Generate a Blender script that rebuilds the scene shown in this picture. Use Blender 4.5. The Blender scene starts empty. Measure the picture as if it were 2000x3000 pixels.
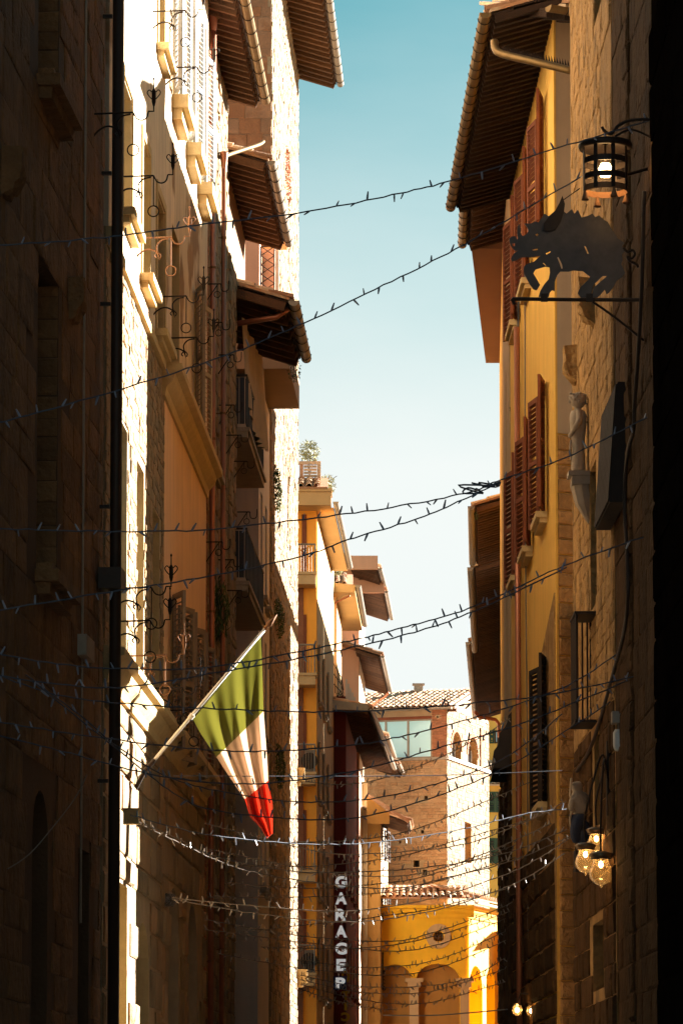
import bpy, math, random
from mathutils import Vector, Matrix
R = math.radians
rnd = random.Random(7)
sc = bpy.context.scene
col = sc.collection

# ---------------------------------------------------------------- camera, sky, sun, exposure
FPX, PITCH, HOR, CX = 11000.0, R(5.0), 3330.0, 1000.0          # focal length in photo pixels, pitch, horizon row
PY = HOR - FPX * math.tan(PITCH)                                 # principal row
CAMZ = 1.7
cam_d = bpy.data.cameras.new('camera'); cam = bpy.data.objects.new('camera', cam_d); col.objects.link(cam)
cam.location = (0, 0, CAMZ); cam.rotation_euler = (R(90) + PITCH, 0, 0)
cam_d.sensor_width = 36; cam_d.lens = FPX / 3000 * 36
cam_d.shift_y = (PY - 1500) / 3000.0
cam_d.clip_start = 0.5; cam_d.clip_end = 3000
sc.camera = cam
SUN_EL, SUN_AZ = R(20.0), R(57.0)                                # azimuth clockwise from straight ahead
S = Vector((math.sin(SUN_AZ) * math.cos(SUN_EL), math.cos(SUN_AZ) * math.cos(SUN_EL), math.sin(SUN_EL)))
wd = bpy.data.worlds.new('World'); sc.world = wd; wd.use_nodes = True
nt = wd.node_tree; bg = nt.nodes['Background']
sky = nt.nodes.new('ShaderNodeTexSky'); sky.sky_type = 'NISHITA'; sky.sun_disc = False
sky.sun_elevation = SUN_EL; sky.sun_rotation = SUN_AZ; sky.air_density = 1.0; sky.dust_density = 0.6; sky.ozone_density = 1.2
tc = nt.nodes.new('ShaderNodeTexCoord'); L = nt.links.new
sep = nt.nodes.new('ShaderNodeSeparateXYZ'); L(tc.outputs['Generated'], sep.inputs[0])
mp = nt.nodes.new('ShaderNodeMapping'); mp.inputs['Scale'].default_value = (1.0, 1.0, 3.0); mp.inputs['Location'].default_value = (0.35, 0.2, 0.1)
nz = nt.nodes.new('ShaderNodeTexNoise'); nz.inputs['Scale'].default_value = 4.5; nz.inputs['Detail'].default_value = 6; nz.inputs['Roughness'].default_value = 0.55
L(tc.outputs['Generated'], mp.inputs['Vector']); L(mp.outputs[0], nz.inputs['Vector'])
hz_ = nt.nodes.new('ShaderNodeMapRange'); hz_.inputs[1].default_value = 0.305; hz_.inputs[2].default_value = 0.175; hz_.inputs[3].default_value = 0.0; hz_.inputs[4].default_value = 1.0
ad = nt.nodes.new('ShaderNodeMath'); ad.operation = 'MULTIPLY_ADD'; ad.inputs[1].default_value = 0.55; L(nz.outputs['Fac'], ad.inputs[0])   # thin cloud wisps near the horizon haze
sb = nt.nodes.new('ShaderNodeMath'); sb.operation = 'SUBTRACT'; sb.inputs[1].default_value = 0.27; sb.use_clamp = True
L(sep.outputs[2], hz_.inputs[0]); L(hz_.outputs[0], ad.inputs[2]); L(ad.outputs[0], sb.inputs[0])
tint = nt.nodes.new('ShaderNodeMix'); tint.data_type = 'RGBA'; tint.blend_type = 'MULTIPLY'; tint.inputs[0].default_value = 1.0
tint.inputs[7].default_value = (0.145, 0.335, 0.275, 1)
cl = nt.nodes.new('ShaderNodeMix'); cl.data_type = 'RGBA'; cl.inputs[7].default_value = (2.25, 2.38, 2.33, 1)
L(sky.outputs[0], tint.inputs[6]); L(tint.outputs[2], cl.inputs[6]); L(sb.outputs[0], cl.inputs[0]); L(cl.outputs[2], bg.inputs[0])
bg.inputs[1].default_value = 0.06
sun_d = bpy.data.lights.new('sun', 'SUN'); sun_d.energy = 5.0; sun_d.angle = R(0.5); sun_d.color = (1.0, 0.93, 0.82)
sun = bpy.data.objects.new('sun', sun_d); col.objects.link(sun); sun.location = (30, 60, 60)
sun.rotation_euler = S.to_track_quat('Z', 'Y').to_euler()
sc.view_settings.view_transform = 'Standard'; sc.view_settings.look = 'None'; sc.view_settings.gamma = 1
sc.view_settings.use_curve_mapping = False; sc.view_settings.exposure = 2.75
sc.render.engine = 'CYCLES'; sc.cycles.use_denoising = True; sc.cycles.max_bounces = 7; sc.cycles.diffuse_bounces = 4
sc.cycles.transparent_max_bounces = 8; sc.cycles.caustics_reflective = False; sc.cycles.caustics_refractive = False

# ---------------------------------------------------------------- pixels to places
_c, _s = math.cos(PITCH), math.sin(PITCH)
def ray(x, y): return Vector((x - CX, FPX * _c - (PY - y) * _s, FPX * _s + (PY - y) * _c))
def at(x, y, Y):                       # the point seen at photo pixel (x, y) that stands Y metres ahead
    d = ray(x, y); return Vector((0, 0, CAMZ)) + d * (Y / d.y)
def zpx(y, Y): return at(0, y, Y).z
def YL(x): return 46250.0 / (1389.6 - x)          # depth of the left street front at a pixel column
def XL(Y): return -4.25 + 0.0358 * Y

# ---------------------------------------------------------------- scene bookkeeping
W = {}
def link(o, parent, M):
    col.objects.link(o)
    if parent is not None:
        o.parent = parent; o.matrix_parent_inverse = W[parent.name].inverted()
    o.matrix_basis = M; W[o.name] = M.copy(); return o
def tag(o, label=None, cat=None, group=None, kind=None):
    for k, v in (('label', label), ('category', cat), ('group', group), ('kind', kind)):
        if v: o[k] = v
    return o
def thing(name, label, cat, loc, group=None):
    o = bpy.data.objects.new(name, None); o.empty_display_size = 0.1
    link(o, None, Matrix.Translation(Vector(loc))); return tag(o, label, cat, group)
def mesh_data(name, v, f, mats, mi=None, smooth=False):
    me = bpy.data.meshes.new(name); me.from_pydata([tuple(p) for p in v], [], f)
    for m in (mats if isinstance(mats, (list, tuple)) else [mats]): me.materials.append(m)
    if mi: me.polygons.foreach_set('material_index', mi)
    if smooth: me.polygons.foreach_set('use_smooth', [True] * len(me.polygons))
    me.update(); return me
def place(name, me, parent, M): return link(bpy.data.objects.new(name, me), parent, M)

class MB:
    def __init__(s): s.v, s.f, s.m = [], [], []
    def add(s, v, f, mi=0):
        n = len(s.v); s.v += [Vector(p) for p in v]; s.f += [tuple(i + n for i in q) for q in f]; s.m += [mi] * len(f); return s
    def hexa(s, p, mi=0):              # 8 points: bottom ring 0-3, top ring 4-7
        return s.add(p, [(3, 2, 1, 0), (4, 5, 6, 7), (0, 1, 5, 4), (1, 2, 6, 5), (2, 3, 7, 6), (3, 0, 4, 7)], mi)
    def box(s, a, b, mi=0):
        (x0, y0, z0), (x1, y1, z1) = a, b
        return s.hexa([(x0, y0, z0), (x1, y0, z0), (x1, y1, z0), (x0, y1, z0), (x0, y0, z1), (x1, y0, z1), (x1, y1, z1), (x0, y1, z1)], mi)
    def tube(s, pts, r, n=6, mi=0, cap=True):
        pts = [Vector(p) for p in pts]; k = len(pts); rs = r if isinstance(r, (list, tuple)) else [r] * k
        base = len(s.v); prev = None
        for i, p in enumerate(pts):
            t = (pts[min(i + 1, k - 1)] - pts[max(i - 1, 0)]).normalized()
            if prev is None:
                a = Vector((0, 0, 1)) if abs(t.z) < 0.9 else Vector((1, 0, 0)); prev = t.cross(a).normalized()
            e = (prev - t * prev.dot(t)).normalized(); prev = e; g = t.cross(e)
            for j in range(n):
                w = 2 * math.pi * j / n; s.v.append(p + (e * math.cos(w) + g * math.sin(w)) * rs[i])
        for i in range(k - 1):
            for j in range(n):
                a = base + i * n + j; b = base + i * n + (j + 1) % n
                s.f.append((a, b, b + n, a + n)); s.m.append(mi)
        if cap:
            s.f.append(tuple(base + j for j in reversed(range(n)))); s.m.append(mi)
            s.f.append(tuple(base + (k - 1) * n + j for j in range(n))); s.m.append(mi)
        return s
    def lathe(s, prof, c, n=14, mi=0):  # prof: (r, z) list, about the vertical through c
        base = len(s.v); c = Vector(c)
        for r, z in prof:
            for j in range(n):
                w = 2 * math.pi * j / n; s.v.append(c + Vector((r * math.cos(w), r * math.sin(w), z)))
        for i in range(len(prof) - 1):
            for j in range(n):
                a = base + i * n + j; b = base + i * n + (j + 1) % n
                s.f.append((a, b, b + n, a + n)); s.m.append(mi)
        return s
    def build(s, name, mats, parent=None, smooth=False, at0=None):
        if not s.v: return None
        if at0 is None:
            lo = Vector([min(p[i] for p in s.v) for i in range(3)]); hi = Vector([max(p[i] for p in s.v) for i in range(3)])
            at0 = Vector(((lo.x + hi.x) / 2, (lo.y + hi.y) / 2, lo.z))
        me = mesh_data(name, [p - at0 for p in s.v], s.f, mats, s.m, smooth)
        return place(name, me, parent, Matrix.Translation(at0))

class Fac:                              # a vertical front; u runs left to right as seen from outside
    def __init__(s, a, b):
        s.a = Vector((a[0], a[1], 0)); b = Vector((b[0], b[1], 0)); s.L = (b - s.a).length
        s.u = (b - s.a).normalized(); s.n = Vector((s.u.y, -s.u.x, 0))
    def p(s, u, z, o=0): return s.a + s.u * u + s.n * o + Vector((0, 0, z))
    def M(s, u, z, o=0):
        m = Matrix((s.u, -s.n, Vector((0, 0, 1)))).transposed().to_4x4(); m.translation = s.p(u, z, o); return m
    def hit(s, x, y, o=0):
        d = ray(x, y); c = Vector((0, 0, CAMZ)); t = (s.a + s.n * o - c).dot(s.n) / d.dot(s.n); q = c + d * t
        return (q - s.a).dot(s.u), q.z
    def box(s, mb, u0, u1, z0, z1, o0, o1, mi=0):
        return mb.hexa([s.p(u0, z0, o1), s.p(u1, z0, o1), s.p(u1, z0, o0), s.p(u0, z0, o0), s.p(u0, z1, o1), s.p(u1, z1, o1), s.p(u1, z1, o0), s.p(u0, z1, o0)], mi)
def left_fac(Y0, Y1, off=0.0):
    n = Vector((1, -0.0358)).normalized() * off
    return Fac((XL(Y0) + n.x, Y0 + n.y), (XL(Y1) + n.x, Y1 + n.y))

# ---------------------------------------------------------------- materials
def mat(name, c, rough=0.85, var=0.25, sc_=1.2, bump=0.25, bsc=22, island=0.0, streak=0.0, metal=0.0, c2=None, patch=0.0, spec=0.3, bdist=0.03):
    m = bpy.data.materials.new(name); m.use_nodes = True; t = m.node_tree; N = t.nodes.new; K = t.links.new
    b = t.nodes['Principled BSDF']; b.inputs['Roughness'].default_value = rough; b.inputs['Metallic'].default_value = metal
    b.inputs['Specular IOR Level'].default_value = spec
    g = N('ShaderNodeNewGeometry')
    n1 = N('ShaderNodeTexNoise'); n1.inputs['Scale'].default_value = sc_; n1.inputs['Detail'].default_value = 6; n1.inputs['Roughness'].default_value = 0.62
    K(g.outputs['Position'], n1.inputs['Vector'])
    fac = n1.outputs['Fac']
    def math_(op, a, bb):
        q = N('ShaderNodeMath'); q.operation = op
        for i, x in enumerate((a, bb)):
            if isinstance(x, (int, float)): q.inputs[i].default_value = x
            else: K(x, q.inputs[i])
        return q.outputs[0]
    v = math_('MULTIPLY', math_('SUBTRACT', fac, 0.5), var * 2.6)
    if streak:
        mp_ = N('ShaderNodeMapping'); mp_.inputs['Scale'].default_value = (3.0, 3.0, 0.16); K(g.outputs['Position'], mp_.inputs[0])
        n2 = N('ShaderNodeTexNoise'); n2.inputs['Scale'].default_value = 2.0; n2.inputs['Detail'].default_value = 4; K(mp_.outputs[0], n2.inputs['Vector'])
        v = math_('ADD', v, math_('MULTIPLY', math_('SUBTRACT', n2.outputs['Fac'], 0.5), streak * 2.4))
    if island:
        oi = N('ShaderNodeObjectInfo')
        r_ = math_('FRACT', math_('ADD', g.outputs['Random Per Island'], oi.outputs['Random']), 0)
        v = math_('ADD', v, math_('MULTIPLY', math_('SUBTRACT', r_, 0.5), island * 2))
    v = math_('ADD', v, 1.0)
    base = N('ShaderNodeRGB'); base.outputs[0].default_value = (*c, 1); cs = base.outputs[0]
    if c2:
        mx = N('ShaderNodeMix'); mx.data_type = 'RGBA'
        n3 = N('ShaderNodeTexNoise'); n3.inputs['Scale'].default_value = sc_ * 0.55; n3.inputs['Detail'].default_value = 5; K(g.outputs['Position'], n3.inputs['Vector'])
        rp = N('ShaderNodeValToRGB'); rp.color_ramp.elements[0].position = 0.52 - patch; rp.color_ramp.elements[1].position = 0.60
        if island:
            K(math_('ADD', math_('MULTIPLY', n3.outputs['Fac'], 0.5), math_('MULTIPLY', r_, 0.5)), rp.inputs[0])
        else: K(n3.outputs['Fac'], rp.inputs[0])
        K(rp.outputs[0], mx.inputs[0]); K(cs, mx.inputs[6]); mx.inputs[7].default_value = (*c2, 1); cs = mx.outputs[2]
    sm = N('ShaderNodeVectorMath'); sm.operation = 'SCALE'; K(cs, sm.inputs[0]); K(v, sm.inputs['Scale']); K(sm.outputs[0], b.inputs['Base Color'])
    if bump:
        n4 = N('ShaderNodeTexNoise'); n4.inputs['Scale'].default_value = bsc; n4.inputs['Detail'].default_value = 5; K(g.outputs['Position'], n4.inputs['Vector'])
        bp = N('ShaderNodeBump'); bp.inputs['Strength'].default_value = bump; bp.inputs['Distance'].default_value = bdist
        K(n4.outputs['Fac'], bp.inputs['Height']); K(bp.outputs[0], b.inputs['Normal'])
    return m
def emit(name, c, s):
    m = bpy.data.materials.new(name); m.use_nodes = True; t = m.node_tree; b = t.nodes['Principled BSDF']
    b.inputs['Base Color'].default_value = (*c, 1); b.inputs['Emission Color'].default_value = (*c, 1); b.inputs['Emission Strength'].default_value = s; return m
def glassy(name, c, rough=0.05, trans=0.0, alpha=1.0):
    m = bpy.data.materials.new(name); m.use_nodes = True; b = m.node_tree.nodes['Principled BSDF']
    b.inputs['Base Color'].default_value = (*c, 1); b.inputs['Roughness'].default_value = rough
    b.inputs['Transmission Weight'].default_value = trans; b.inputs['Alpha'].default_value = alpha; b.inputs['IOR'].default_value = 1.45; return m
m_cream = mat('cream_stucco', (0.74, 0.61, 0.45), var=0.2, streak=0.3, bump=0.3, c2=(0.36, 0.22, 0.11), patch=-0.02)
m_peach = mat('peach_plaster', (0.93, 0.62, 0.36), var=0.14, streak=0.16, bump=0.15)
m_rubble = mat('rubble_stone', (0.33, 0.24, 0.14), var=0.3, sc_=4, bump=0.6, bsc=26, island=0.32, c2=(0.30, 0.19, 0.10))
m_mortar = mat('lime_mortar', (0.42, 0.31, 0.19), var=0.25, sc_=3, bump=0.6, bsc=30)
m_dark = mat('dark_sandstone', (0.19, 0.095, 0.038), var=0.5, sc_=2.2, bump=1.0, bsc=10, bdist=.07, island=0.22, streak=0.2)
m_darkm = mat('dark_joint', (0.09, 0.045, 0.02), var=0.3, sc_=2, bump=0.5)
m_black = mat('shade_black_stone', (0.007, 0.005, 0.004), var=0.4, sc_=1.5, bump=0.6, island=0.2, spec=0.0)  # near-black base colour stands in for deep shade at the street edge
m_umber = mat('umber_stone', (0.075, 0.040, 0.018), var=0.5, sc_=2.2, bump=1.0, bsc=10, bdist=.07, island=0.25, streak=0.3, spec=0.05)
m_tower = mat('tower_stone', (0.27, 0.205, 0.135), var=0.28, sc_=5, bump=0.6, bsc=30, island=0.3, c2=(0.28, 0.18, 0.10))
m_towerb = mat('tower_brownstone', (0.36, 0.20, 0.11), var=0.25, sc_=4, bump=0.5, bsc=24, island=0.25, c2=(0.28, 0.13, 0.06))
m_brick = mat('red_brick', (0.36, 0.14, 0.07), var=0.2, sc_=6, bump=0.4, bsc=40, island=0.28)
m_orange = mat('orange_plaster', (0.95, 0.42, 0.06), var=0.14, streak=0.12, bump=0.15)
m_sand = mat('sand_plaster', (0.55, 0.38, 0.20), var=0.16, streak=0.2, bump=0.15)
m_white = mat('white_plaster', (0.62, 0.54, 0.45), var=0.12, streak=0.16, bump=0.15)
m_pink = mat('pink_plaster', (0.66, 0.38, 0.25), var=0.1, streak=0.08, bump=0.12)
m_red = mat('oxblood_plaster', (0.10, 0.012, 0.008), var=0.2, streak=0.1, bump=0.15)
m_red2 = mat('oxblood_trim', (0.20, 0.05, 0.04), var=0.2, streak=0.1, bump=0.15)
m_ochre = mat('ochre_plaster', (0.42, 0.21, 0.05), var=0.15, streak=0.15, bump=0.15)
m_yellow = mat('yellow_plaster', (0.80, 0.47, 0.10), var=0.12, streak=0.14, bump=0.15)
m_saff = mat('saffron_plaster', (0.90, 0.52, 0.03), var=0.12, streak=0.1, bump=0.15)
m_grey = mat('grey_plaster', (0.50, 0.37, 0.25), var=0.12, streak=0.14, bump=0.15)
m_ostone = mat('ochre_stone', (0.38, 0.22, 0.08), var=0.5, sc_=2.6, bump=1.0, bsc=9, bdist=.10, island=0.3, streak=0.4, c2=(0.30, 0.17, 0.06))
m_quoin = mat('brown_quoin', (0.42, 0.22, 0.08), var=0.4, sc_=5, bump=1.0, bsc=16, bdist=.05, island=0.18)
m_jstone = mat('pinkish_stone', (0.56, 0.35, 0.19), var=0.3, sc_=5, bump=0.8, bsc=20, island=0.2, c2=(0.42, 0.24, 0.12))
m_stone = mat('grey_pietra', (0.38, 0.31, 0.24), var=0.22, sc_=5, bump=0.4, bsc=25, streak=0.15)
m_ledge = mat('warm_ledge_stone', (0.60, 0.44, 0.22), var=0.2, sc_=5, bump=0.35, bsc=25)  # warm base colour shared by sills, bands and reveals
m_tile = mat('terracotta', (0.46, 0.24, 0.13), var=0.25, sc_=6, bump=0.4, bsc=30, island=0.35, c2=(0.50, 0.36, 0.24))
m_tilel = mat('lichen_tile', (0.62, 0.44, 0.30), var=0.25, sc_=8, bump=0.4, bsc=30, island=0.3, c2=(0.45, 0.24, 0.14))
m_wood = mat('old_rafter_wood', (0.095, 0.045, 0.022), var=0.35, sc_=6, bump=0.5, bsc=30, island=0.25)
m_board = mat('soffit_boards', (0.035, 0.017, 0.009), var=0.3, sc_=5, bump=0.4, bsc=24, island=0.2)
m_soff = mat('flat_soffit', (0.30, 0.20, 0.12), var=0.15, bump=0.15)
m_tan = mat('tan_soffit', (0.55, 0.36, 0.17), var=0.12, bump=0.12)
m_zinc = mat('zinc', (0.26, 0.22, 0.18), rough=0.5, var=0.2, sc_=6, bump=0.1, metal=0.5)
m_copper = mat('copper_pipe', (0.42, 0.17, 0.10), rough=0.42, var=0.2, sc_=3, bump=0.06, metal=0.55, streak=0.15)
m_brass = mat('aged_copper_gutter', (0.20, 0.125, 0.05), rough=0.45, var=0.25, sc_=5, bump=0.1, metal=0.6, streak=0.1)
m_iron = mat('wrought_iron', (0.035, 0.024, 0.020), rough=0.55, var=0.3, sc_=20, bump=0.1, metal=0.5)
m_rust = mat('rusty_iron', (0.24, 0.11, 0.05), rough=0.7, var=0.3, sc_=20, bump=0.1, metal=0.2)
m_blk = mat('black_pipe', (0.045, 0.028, 0.020), rough=0.5, var=0.3, sc_=4, bump=0.1)
m_shut = mat('beige_shutter', (0.46, 0.36, 0.25), var=0.2, sc_=5, bump=0.2)
m_shutb = mat('blue_grey_shutter', (0.42, 0.44, 0.46), var=0.2, sc_=5, bump=0.2)
m_shutg = mat('weathered_shutter', (0.30, 0.23, 0.17), var=0.25, sc_=5, bump=0.3)
m_shutr = mat('brown_shutter', (0.20, 0.062, 0.03), var=0.25, sc_=5, bump=0.25)
m_shutd = mat('dark_shutter', (0.03, 0.02, 0.016), var=0.3, sc_=5, bump=0.25)
m_green = mat('green_shutter', (0.05, 0.085, 0.05), var=0.2, sc_=5, bump=0.2)
m_panel = mat('slate_balcony_panel', (0.055, 0.062, 0.075), var=0.25, sc_=4, bump=0.1, streak=0.2)
m_awn = mat('canvas_awning', (0.55, 0.42, 0.28), var=0.2, sc_=3, bump=0.1, streak=0.2)
m_paint = mat('white_paint', (0.78, 0.76, 0.72), var=0.06, bump=0.05)
m_glass = glassy('window_glass', (0.05, 0.06, 0.07), 0.04)
m_glassb = glassy('painted_sky_glass', (0.20, 0.26, 0.28), 0.06)
m_glassb.node_tree.nodes['Principled BSDF'].inputs['Base Color'].default_value = (0.48, 0.86, 1.0, 1)  # pale blue base colour stands in for reflected sky
m_in = mat('dark_interior', (0.015, 0.012, 0.010), var=0.2, bump=0)
m_pave = mat('street_paving', (0.22, 0.19, 0.155), var=0.25, sc_=2, bump=0.3)
m_leaf = mat('leaf_green', (0.075, 0.11, 0.035), rough=0.6, var=0.3, sc_=9, bump=0, island=0.5)
m_leafy = mat('leaf_pale', (0.30, 0.30, 0.14), rough=0.6, var=0.3, sc_=9, bump=0, island=0.4)
m_leafr = mat('creeper_red', (0.42, 0.13, 0.08), rough=0.6, var=0.3, sc_=9, bump=0, island=0.5, c2=(0.5, 0.26, 0.16))
m_stem = mat('stem', (0.12, 0.08, 0.045), var=0.2, bump=0.2)
m_wire = mat('string_light_cable', (0.075, 0.095, 0.13), rough=0.5, var=0.2, bump=0)
m_wirel = mat('pale_string_cable', (0.20, 0.165, 0.135), rough=0.5, var=0.2, bump=0)
m_bulb = mat('string_bulb', (0.22, 0.26, 0.34), rough=0.3, var=0.1, bump=0)
m_bulbl = mat('pale_string_bulb', (0.34, 0.30, 0.27), rough=0.3, var=0.1, bump=0)
# ---------------------------------------------------------------- building helpers
def wall(name, F, u0, u1, z0, z1, ops, mats, parent, back=6.0, mi_rev=0, o=0.0, bd=None):
    """a solid building body whose front at F has openings (u0, u1, z0, z1, depth, arch)"""
    mb = MB(); us = sorted({u0, u1, *[q for w in ops for q in w[:2]]}); zs = sorted({z0, z1, *[q for w in ops for q in w[2:4]]})
    def inside(u, z): return next((w for w in ops if w[0] < u < w[1] and w[2] < z < w[3]), None)
    for i in range(len(us) - 1):
        for j in range(len(zs) - 1):
            if not inside((us[i] + us[i + 1]) / 2, (zs[j] + zs[j + 1]) / 2):
                mb.add([F.p(us[i], zs[j], o), F.p(us[i + 1], zs[j], o), F.p(us[i + 1], zs[j + 1], o), F.p(us[i], zs[j + 1], o)], [(0, 1, 2, 3)])
    for w in ops:
        a, b, c, d, dep = w[:5]; arch = w[5] if len(w) > 5 else 0
        if arch:
            n = 10; zr = d - arch; pts = [(a + (b - a) * (0.5 - 0.5 * math.cos(math.pi * k / n)), zr + arch * math.sin(math.pi * k / n)) for k in range(n + 1)]
            for k in range(n):
                (ua, za), (ub, zb) = pts[k], pts[k + 1]
                mb.add([F.p(ua, za, o), F.p(ub, zb, o), F.p(ub, d, o), F.p(ua, d, o)], [(0, 1, 2, 3)])
                mb.add([F.p(ua, za, o), F.p(ua, za, o - dep), F.p(ub, zb, o - dep), F.p(ub, zb, o)], [(0, 1, 2, 3)], mi_rev)
        else:
            zr = d; mb.add([F.p(a, d, o), F.p(a, d, o - dep), F.p(b, d, o - dep), F.p(b, d, o)], [(0, 1, 2, 3)], mi_rev)
        mb.add([F.p(a, c, o), F.p(b, c, o), F.p(b, c, o - dep), F.p(a, c, o - dep)], [(0, 1, 2, 3)], mi_rev)
        mb.add([F.p(a, c, o), F.p(a, c, o - dep), F.p(a, zr, o - dep), F.p(a, zr, o)], [(0, 1, 2, 3)], mi_rev)
        mb.add([F.p(b, c, o), F.p(b, zr, o), F.p(b, zr, o - dep), F.p(b, c, o - dep)], [(0, 1, 2, 3)], mi_rev)
        mb.add([F.p(a, c, o - dep), F.p(b, c, o - dep), F.p(b, d, o - dep), F.p(a, d, o - dep)], [(0, 1, 2, 3)], len(mats) - 1)
    bv = (Vector((bd[0], bd[1], 0)).normalized() if bd else -F.n) * back
    q = [F.p(u0, z0, o), F.p(u1, z0, o), F.p(u1, z0, o) + bv, F.p(u0, z0, o) + bv, F.p(u0, z1, o), F.p(u1, z1, o), F.p(u1, z1, o) + bv, F.p(u0, z1, o) + bv]
    mb.add(q, [(1, 2, 6, 5), (2, 3, 7, 6), (3, 0, 4, 7), (4, 5, 6, 7)])
    return mb.build(name, mats, parent)
def fbox(name, F, u0, u1, z0, z1, o0, o1, m, parent):
    mb = MB(); F.box(mb, u0, u1, z0, z1, o0, o1); return mb.build(name, m, parent)
def window(F, u0, u1, z0, z1, o, parent, m_frame=m_wood, m_pane=m_glass, bars=1, arch=0):
    mb = MB(); t = 0.06
    F.box(mb, u0, u0 + t, z0, z1, o, o + 0.05); F.box(mb, u1 - t, u1, z0, z1, o, o + 0.05)
    F.box(mb, u0 + t, u1 - t, z0, z0 + t, o, o + 0.05); F.box(mb, u0 + t, u1 - t, z1 - t, z1, o, o + 0.05)
    for k in range(bars):
        c = u0 + (u1 - u0) * (k + 1) / (bars + 1); F.box(mb, c - t / 2, c + t / 2, z0 + t, z1 - t, o, o + 0.05)
    w = mb.build('window', m_frame, parent)
    fbox('pane', F, u0 + t, u1 - t, z0 + t, z1 - t, o + 0.01, o + 0.025, m_pane, w); return w
_slat = {}
def slat_mesh(w, m):
    k = (round(w, 3), m.name)
    if k not in _slat:
        mb = MB(); c, s_ = math.cos(R(38)), math.sin(R(38)); d, t = 0.05, 0.008
        def q(a, b): return (a * c - b * s_, a * s_ + b * c)
        ring = [q(-d / 2, -t / 2), q(d / 2, -t / 2), q(d / 2, t / 2), q(-d / 2, t / 2)]
        mb.add([(0, y, z) for y, z in ring] + [(w, y, z) for y, z in ring], [(3, 2, 1, 0), (4, 5, 6, 7), (0, 1, 5, 4), (1, 2, 6, 5), (2, 3, 7, 6), (3, 0, 4, 7)])
        _slat[k] = mesh_data('slat', mb.v, mb.f, m)
    return _slat[k]
def shutter(F, u, z0, z1, w, ang, m, parent, o=0.03, pitch=0.075, slats=True):
    """one louvred leaf hinged at u; ang 0 = flat on the wall towards +u, 180 towards -u, 90 = sticking out"""
    h = z1 - z0; t, th = 0.07, 0.04; a = R(ang)
    ax = (F.u * math.cos(a) + F.n * math.sin(a)).normalized(); ny = Vector((0, 0, 1)).cross(ax)
    M = Matrix((ax, ny, Vector((0, 0, 1)))).transposed().to_4x4(); M.translation = F.p(u, z0, o)
    mb = MB()
    mb.box((0, -th / 2, 0), (t, th / 2, h)); mb.box((w - t, -th / 2, 0), (w, th / 2, h))
    for zz in (0, h / 2 - t / 2, h - t): mb.box((t, -th / 2, zz), (w - t, th / 2, zz + t))
    if not slats: mb.box((t, -0.008, t), (w - t, 0.008, h - t))
    s_ = place('shutter', mesh_data('shutter', mb.v, mb.f, m), parent, M)
    if slats:
        me = slat_mesh(w - 2 * t, m); n = int((h - t) / pitch)
        for i in range(n):
            zz = t + pitch * (i + 0.5)
            if zz > h - t or abs(zz - h / 2) < t * 0.7: continue
            place('slat', me, s_, M @ Matrix.Translation((t, 0, zz)))
    return s_
def sill(F, u0, u1, z, parent, m=m_ledge, out=0.16, h=0.16, over=0.12, name='sill'):
    mb = MB(); F.box(mb, u0 - over, u1 + over, z - h * 0.55, z, -0.05, out); F.box(mb, u0 - over * 0.6, u1 + over * 0.6, z - h, z - h * 0.55, -0.05, out * 0.65)
    return mb.build(name, m, parent)
_blk = {}
def block_mesh(m, k):
    key = (m.name, k)
    if key not in _blk:
        r = random.Random(k * 31 + 5); b = 0.07; v = []
        ring = [(0, 0), (1, 0), (1, 1), (0, 1)]; inn = [(b, b * 1.6), (1 - b, b * 1.3), (1 - b * 1.2, 1 - b * 1.5), (b * 1.1, 1 - b * 1.7)]
        for x, z in ring: v.append((x + r.uniform(-.02, .02), 0.0, z + r.uniform(-.03, .03)))
        for x, z in ring: v.append((x + r.uniform(-.02, .02), -0.55, z + r.uniform(-.03, .03)))
        for x, z in inn: v.append((x + r.uniform(-.04, .04), -1 + r.uniform(-.25, .2), z + r.uniform(-.06, .06)))
        v.append((0.5 + r.uniform(-.15, .15), -1.08 + r.uniform(-.15, .2), 0.5 + r.uniform(-.15, .15)))
        f = []
        for i in range(4):
            j = (i + 1) % 4; f += [(i, j, 4 + j, 4 + i), (4 + i, 4 + j, 8 + j, 8 + i), (8 + i, 8 + j, 12)]
        _blk[key] = mesh_data('stone', v, f, m)
    return _blk[key]
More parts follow.
